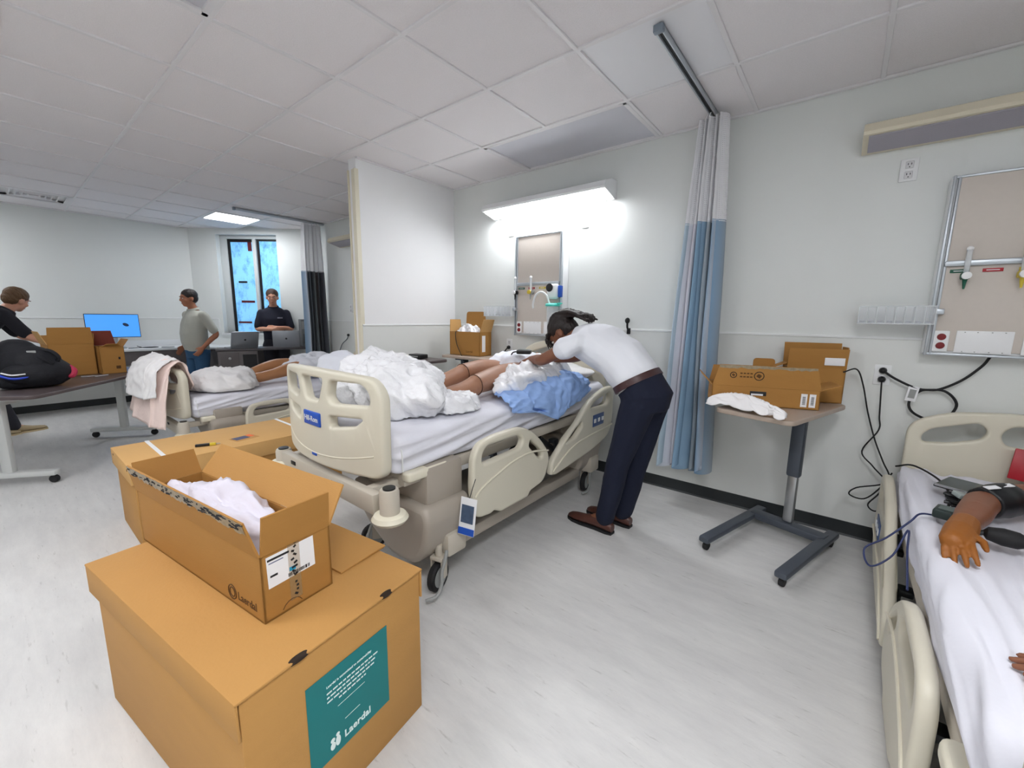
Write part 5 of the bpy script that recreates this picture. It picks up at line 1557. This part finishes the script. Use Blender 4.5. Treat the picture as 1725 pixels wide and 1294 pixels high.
# ================================================================== THINGS ON AND AROUND THE RIGHT-HAND BED
zb = .59
t = thing('tablet', 'grey tablet with silver edge lying on the right-hand bed', 'tablet', (3.965, -.63, .618), -.45)
MB().box((0, 0, .008), (.22, .16, .012), rot=Euler((.06, .0, 0)).to_matrix(), bevel=.005).build('case', black_p, t)
MB().box((0, -.001, .0155), (.205, .145, .002), rot=Euler((.06, 0, 0)).to_matrix()).build('screen', M('tablet_glass', (74, 82, 82), .15), t, smooth=False)
MB().box((0, -.081, .010), (.21, .003, .010), rot=Euler((.06, 0, 0)).to_matrix()).build('silver_edge', steel_m, t, smooth=False)
t = thing('small_device', 'dark small box device with a pink tag on the right-hand bed', 'device', (3.828, -1.035, .606), -.3)
MB().box((0, 0, .02), (.075, .085, .036), bevel=.008).build('case', M('dark_green_plastic', (38, 50, 48), .4), t)
MB().box((0, 0, .0395), (.05, .055, .002)).build('face', M('device_face', (84, 98, 96), .3), t, smooth=False)
MB().box((.05, -.035, .028), (.05, .025, .012), rot=Euler((0, 0, .5)).to_matrix(), bevel=.004).build('pink_tag', pinkh_m, t)
t = thing('pressure_bulb', 'black rubber squeeze bulb lying beside the manikin arm', 'bulb', (3.945, -1.20, .608), -.15)
MB().lathe([(.008, -.055), (.022, -.045), (.030, -.01), (.028, .025), (.014, .05), (.006, .06)], (0, 0, .030), (1, 0, .0), 18).build('bulb', black_r, t)
MB().tube([(-.05, 0, .03), (-.08, -.01, .02), (-.095, -.03, .012)], .009, 8).build('valve', dark_m, t)
MB().tube([(.055, 0, .03), (.10, .01, .02), (.16, .03, .012), (.24, .06, .012)], .004, 8, smooth=4).build('hose', black_r, t)
t = thing('clip_bundle', 'tangle of black straps and a clear clip beside the tablet', 'strap', (3.885, -.855, .606), .0)
for k in range(5):
    rnd = random.Random(30 + k)
    pts = [(rnd.uniform(-.05, .06), rnd.uniform(-.045, .05), .008 + .008 * k + rnd.uniform(0, .01)) for _ in range(6)]
    MB().tube(pts, .0065, 6, smooth=5).build('strap_loop', black_p, t)
MB().box((.0, -.02, .055), (.05, .04, .02), rot=Euler((.2, .2, .6)).to_matrix(), bevel=.005).build('clip', M('clip_grey', (150, 160, 158), .2), t)
t = thing('red_folder', 'red edged booklet leaning on the headboard of the right-hand bed', 'booklet', (4.25, -.245, .598), 0)
RR = Euler((-.25, .12, 0)).to_matrix()
MB().box((0, 0, .075), (.22, .010, .15), rot=RR, bevel=.004).build('cover', red_m, t)
MB().box((.025, -.007, .077), (.165, .003, .135), rot=RR).build('page', paper_m, t, smooth=False)
MB().box((.035, -.010, .080), (.10, .002, .09), rot=RR).build('picture', M('page_grey', (128, 132, 146), .6), t, smooth=False)

# black device held in the bending person's hands
t = thing('handheld_device', 'black handheld device in the hands of the bending person', 'device', (1.565, -.775, 1.075), .5)
MB().box((0, 0, .02), (.11, .075, .032), bevel=.010).build('case', black_p, t)
MB().box((0, 0, .037), (.075, .05, .002)).build('face', M('device_face', (84, 98, 96), .3), t, smooth=False)
MB().tube([(-.05, 0, .02), (-.08, .01, .015), (-.10, .04, .0), (-.11, .05, -.03)], .005, 8, smooth=4).build('strap', black_r, t)

# card hanging on the rail of the middle bed
t = thing('hang_tag', 'white instruction card with blue foot hanging on the rail of the middle bed', 'card', (2.085, -1.905, .275), .35)
RR = Euler((0, .10, 0)).to_matrix()
MB().box((0, 0, .10), (.085, .004, .20), rot=RR).build('card', paper_m, t, smooth=False)
MB().box((-.009, -.003, .022), (.085, .003, .036), rot=RR).build('blue_band', blue_s, t, smooth=False)
MB().box((.0, -.003, .115), (.065, .003, .095), rot=RR).build('picture', M('card_picture', (70, 86, 110), .6, var=.5, vscale=40), t, smooth=False)
MB().tube([(.01, 0, .195), (.02, .02, .25), (.03, .03, .29)], .002, 6).build('string', dark_m, t)

# ================================================================== LEFT TABLE
Lx, Sx = Vector((-.8, .6, 0)), Vector((.6, .8, 0))
t = thing('flip_top_table', 'dark topped wheeled table with white T legs at the left edge', 'table', (-2.08, -2.90, 0), math.atan2(.6, -.8))
# local x = long axis; local y = Sx turned round
me = plate(rounded([(-.92, -.39), (.92, -.39), (.92, .39), (-.92, .39)], .10), [], .028, .006)
xform(me, Matrix.Translation((0, 0, .726)))
link_mesh('table_top', me, wood_d, t)
leg_m = M('table_leg_silver', (206, 208, 206), .4)
for x in (-.69, .69):
    l = MB().box((x, 0, .40), (.055, .07, .62), bevel=.014).box((x, 0, .69), (.09, .40, .03), bevel=.008).build('leg', leg_m, t)
    MB().box((x, 0, .085), (.075, .60, .045), bevel=.014).build('foot', leg_m, l)
    for y in (-.27, .27):
        MB().lathe([(.004, -.018), (.026, -.018), (.031, -.010), (.031, .010), (.026, .018), (.004, .018)], (x, y, .031), (1, 0, 0), 16).build('castor', black_r, l)
MB().box((0, 0, .66), (1.34, .03, .06), bevel=.006).build('stretcher', leg_m, t)

t = thing('backpack', 'black backpack with blue and pink accents lying on the left table', 'backpack', (-1.66, -3.12, .741), 0)
mb = MB()
mb.ell((0, 0, .17), (.15, .19, .17)).ell((.02, .05, .12), (.15, .20, .12)).ell((-.03, -.05, .27), (.10, .13, .12)).ell((.08, .02, .11), (.10, .15, .10)).box((0, 0, .06), (.24, .36, .11), bevel=.04)
fuse(mb, 'main_body', nylon_m, t, .012, 6, disp=wrinkle(4, .007, 11))
mb = MB().ell((.12, -.04, .12), (.06, .12, .08)); fuse(mb, 'front_pocket', nylon_m, t, .008, 3, disp=wrinkle(7, .004, 14))
MB().tube([(.14, -.16, .12), (.165, -.10, .095), (.170, -.03, .10), (.15, .01, .12)], .010, 8, smooth=5).build('blue_piping', M('blue_piping', (40, 70, 190), .5), t)
MB().tube([(.15, -.15, .14), (.172, -.10, .122), (.176, -.03, .126)], .006, 8, smooth=5).build('reflective_piping', white_p, t)
MB().tube([(.05, .17, .10), (.09, .22, .08), (.08, .24, .12), (.04, .22, .15)], .02, 8, smooth=5).build('pink_pull', M('pink_nylon', (170, 40, 70), .6), t)
MB().tube([(.04, .04, .30), (.08, .12, .29), (.09, .16, .24), (.07, .15, .20)], .016, 8, smooth=5).build('strap', nylon_m, t)
MB().tube([(.10, .02, .27), (.13, .08, .23), (.12, .12, .19)], .014, 8, smooth=5).build('strap', nylon_m, t)
MB().box((.10, .02, .285), (.012, .05, .03), bevel=.004).build('buckle', grey_p, t)

t = thing('tall_open_carton', 'large open cardboard carton standing on the left table', 'box', (-2.42, -2.835, .741), PI / 2 + .12)
body, fl = open_box(t, .31, .26, .30, card_d, {'-y': (.16, .05, .0, .01), '+y': (.12, .9, 0, .01), '-x': (.13, .35, .003, .02, .002, card_l), '+x': (.10, .1, .003, .01)}, th=.005)
t = thing('small_open_carton', 'small open cardboard carton with reddish lining beside the large one on the left table', 'box', (-2.36, -2.565, .741), PI / 2 + .12)
body, fl = open_box(t, .185, .22, .27, card_d, {'-y': (.05, 1.0, .02, .03), '+y': (.15, .15, 0, .02, .002, M('red_brown_card', (120, 50, 36), .7)), '+x': (.08, .6, .003, .01)}, th=.005)
MB().box((.05, -.111, .15), (.016, .001, .024)).build('printed_mark', ink_k, body, smooth=False)
MB().box((.035, -.111, .06), (.035, .001, .03)).build('printed_mark', ink_m, body, smooth=False)
cord('table_cable', 'loose cable and clip lying on the left table', [(-2.12, -2.80, .746), (-2.08, -2.76, .748), (-2.10, -2.72, .747), (-2.05, -2.70, .747), (-2.10, -2.62, .747)], .005, M('pale_cable', (200, 200, 204), .5))

# ================================================================== COUNTER, DESK, COMPUTERS
t = thing('wall_counter', 'long white counter with grey apron along the far left wall', 'counter', (X0 + .3, -3.0, 0))
MB().box((.005, -.65, .818), (.59, 4.9, .034), bevel=.005).build('worktop', counter_m, t)
MB().box((.265, -.65, .70), (.02, 4.85, .19), bevel=.003).build('apron', wood_g, t)
for y in (-2.9, -1.1, 1.6): MB().box((-.02, y, .40), (.50, .03, .80), bevel=.003).build('support', wood_g, t)
MB().box((-.288, -.65, .88), (.012, 4.9, .09), bevel=.003).build('backsplash', counter_m, t)
def wloc(s, off, z=0): return WA + wt * s + wn * off + ZU * z
t = thing('window_cabinet', 'grey-brown drawer cabinet with white top under the window', 'cabinet', wloc(.62, .28), math.atan2(wt.y, wt.x))
MB().box((0, 0, .818), (1.06, .56, .034), bevel=.005).build('worktop', counter_m, t)
MB().box((.02, .01, .40), (.98, .50, .79), bevel=.004).build('body', wood_g, t)
for z, hh in ((.68, .20), (.45, .22), (.20, .24)):
    dr = MB().box((.22, -.248, z), (.52, .018, hh), bevel=.003).build('drawer', wood_g, t)
    MB().tube([(.16, -.262, z + .03), (.16, -.285, z + .03), (.28, -.285, z + .03), (.28, -.262, z + .03)], .006, 8).build('handle', steel_m, dr)
da = math.atan2(.95, .31)
t = thing('laptop_desk', 'dark desk with open knee space carrying two laptops', 'desk', (-3.36, -.72, 0), da)
MB().box((0, 0, .838), (1.24, .44, .028), bevel=.005).build('desk_top', M('desk_top_dark', (74, 70, 72), .35), t)
MB().box((-.36, .0, .41), (.48, .42, .82), bevel=.004).build('pedestal', wood_g, t)
for z, hh in ((.72, .17), (.52, .18)):
    dr = MB().box((-.46, -.214, z), (.22, .014, hh), bevel=.003).build('drawer', wood_g, t)
    MB().lathe([(.008, 0), (.018, .010), (.016, .02), (.004, .022)], (-.46, -.221, z), (0, -1, 0), 14).build('knob', steel_m, dr)
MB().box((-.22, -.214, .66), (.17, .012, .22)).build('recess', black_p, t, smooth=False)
MB().box((.60, 0, .41), (.03, .40, .82), bevel=.003).build('end_panel', wood_g, t)

lap_m = M('laptop_silver', (150, 154, 160), .35, metal=.4)
def laptop(loc, rz, label, tilt):
    t = thing('laptop', label, 'laptop', loc, rz)
    MB().box((0, .12, .009), (.36, .24, .016), bevel=.005).build('base', lap_m, t)
    MB().box((0, .13, .0175), (.31, .11, .002)).build('keyboard', black_p, t, smooth=False)
    up = Vector((0, -math.sin(tilt), math.cos(tilt)))
    Rm = Euler((tilt, 0, 0)).to_matrix()
    ld = MB().box(Vector((0, .0, .012)) + up * .12, (.36, .010, .24), rot=Rm, bevel=.004).build('lid', lap_m, t)
    MB().box(Vector((0, .006, .012)) + up * .12, (.335, .001, .21), rot=Rm).build('screen', M('laptop_screen', (60, 70, 90), .2), ld, smooth=False)
    nb_ = Vector((0, -math.cos(tilt), -math.sin(tilt)))
    MB().lathe([(.003, 0), (.014, 0), (.014, .001), (.003, .0012)], Vector((0, 0, .012)) + up * .12 + nb_ * .0052, nb_, 18).build('emblem', dark_m, ld)
laptop((-3.32, -1.02, .852), da + .35, 'silver laptop with raised lid at the left end of the dark desk', .30)
laptop((-3.17, -.50, .852), da - .12, 'silver laptop with round emblem near the right end of the dark desk', .08)
t = thing('computer_tower', 'grey computer tower on the right end of the dark desk', 'computer', (-3.205, -.175, .853), da)
MB().box((0, .03, .21), (.17, .30, .42), bevel=.006).build('case', M('tower_grey', (112, 116, 118), .45), t)
MB().box((0, -.123, .33), (.15, .006, .12), bevel=.002).build('drive_bay', grey_p, t)
for k in range(6): MB().box((0, -.123, .06 + .025 * k), (.13, .005, .008)).build('vent_slot', dark_m, t, smooth=False)

t = thing('desktop_monitor', 'desktop monitor with a glowing blue screen on the white counter', 'monitor', (-4.62, -2.205, .836), PI / 2 - .06)
Rm = Euler((-.10, 0, 0)).to_matrix()
MB().box((0, 0, .32), (.56, .022, .33), rot=Rm, bevel=.006).build('housing', black_p, t)
sc = MB().box((0, -.012, .32), (.545, .004, .312), rot=Rm).build('screen', screen_m, t, smooth=False)
MB().ell((.13, -.0145, .335), (.035, .002, .022), Euler((0, .5, 0)).to_matrix()).build('screen_icon', M('icon_dark', (30, 44, 70), .5, emit=.3), sc)
MB().box((.135, -.0145, .285), (.035, .002, .03)).build('screen_icon', M('icon_pink', (196, 150, 210), .5, emit=.6), sc, smooth=False)
MB().box((0, .04, .14), (.06, .02, .28), bevel=.006).build('neck', alu_m, t)
MB().box((0, .03, .006), (.22, .18, .012), bevel=.005).build('stand', alu_m, t)
cord('monitor_cable', 'thin dark cable looping on the white counter beside the monitor', [(-4.62, -1.98, .86), (-4.52, -1.93, .842), (-4.46, -1.85, .842), (-4.52, -1.76, .842), (-4.60, -1.80, .842), (-4.55, -1.95, .842), (-4.45, -2.10, .842)], .005, dark_m)
t = thing('phone', 'flat grey phone lying on the white counter beside the monitor', 'phone', (-4.44, -1.66, .836), 1.2)
MB().box((0, 0, .005), (.15, .075, .009), bevel=.003).build('case', M('phone_grey', (150, 152, 154), .3), t)
MB().box((0, 0, .0098), (.14, .066, .001)).build('glass', M('phone_glass', (90, 94, 100), .15), t, smooth=False)

# ------------------------------------------------------------------ repeats carry a common group phrase
GROUPS = {'hospital_bed': 'hospital beds along the wall', 'mattress': 'mattresses on the hospital beds', 'wall_outlet': 'wall outlets',
          'headwall_panel': 'headwall service panels', 'flowmeter': 'flowmeters on the headwall panels', 'wall_lamp': 'wall lamps above the beds',
          'privacy_curtain': 'bunched privacy curtains', 'curtain_track': 'ceiling curtain tracks', 'ceiling_light': 'ceiling light panels',
          'laptop': 'laptops on the dark desk', 'tube_rack': 'clear racks on the headwall panels', 'overbed_table': 'overbed tables',
          'training_manikin': 'training manikins on the beds', 'patient_gown': 'gowns on the manikins', 'plastic_bag': 'plastic bags on the middle bed',
          'power_cord': 'cords on the wall', 'black_cable': 'loose cables'}
for o in bpy.data.objects:
    if o.parent is None and 'label' in o.keys():
        k = o.name.split('.')[0]
        if k in GROUPS: o['group'] = GROUPS[k]
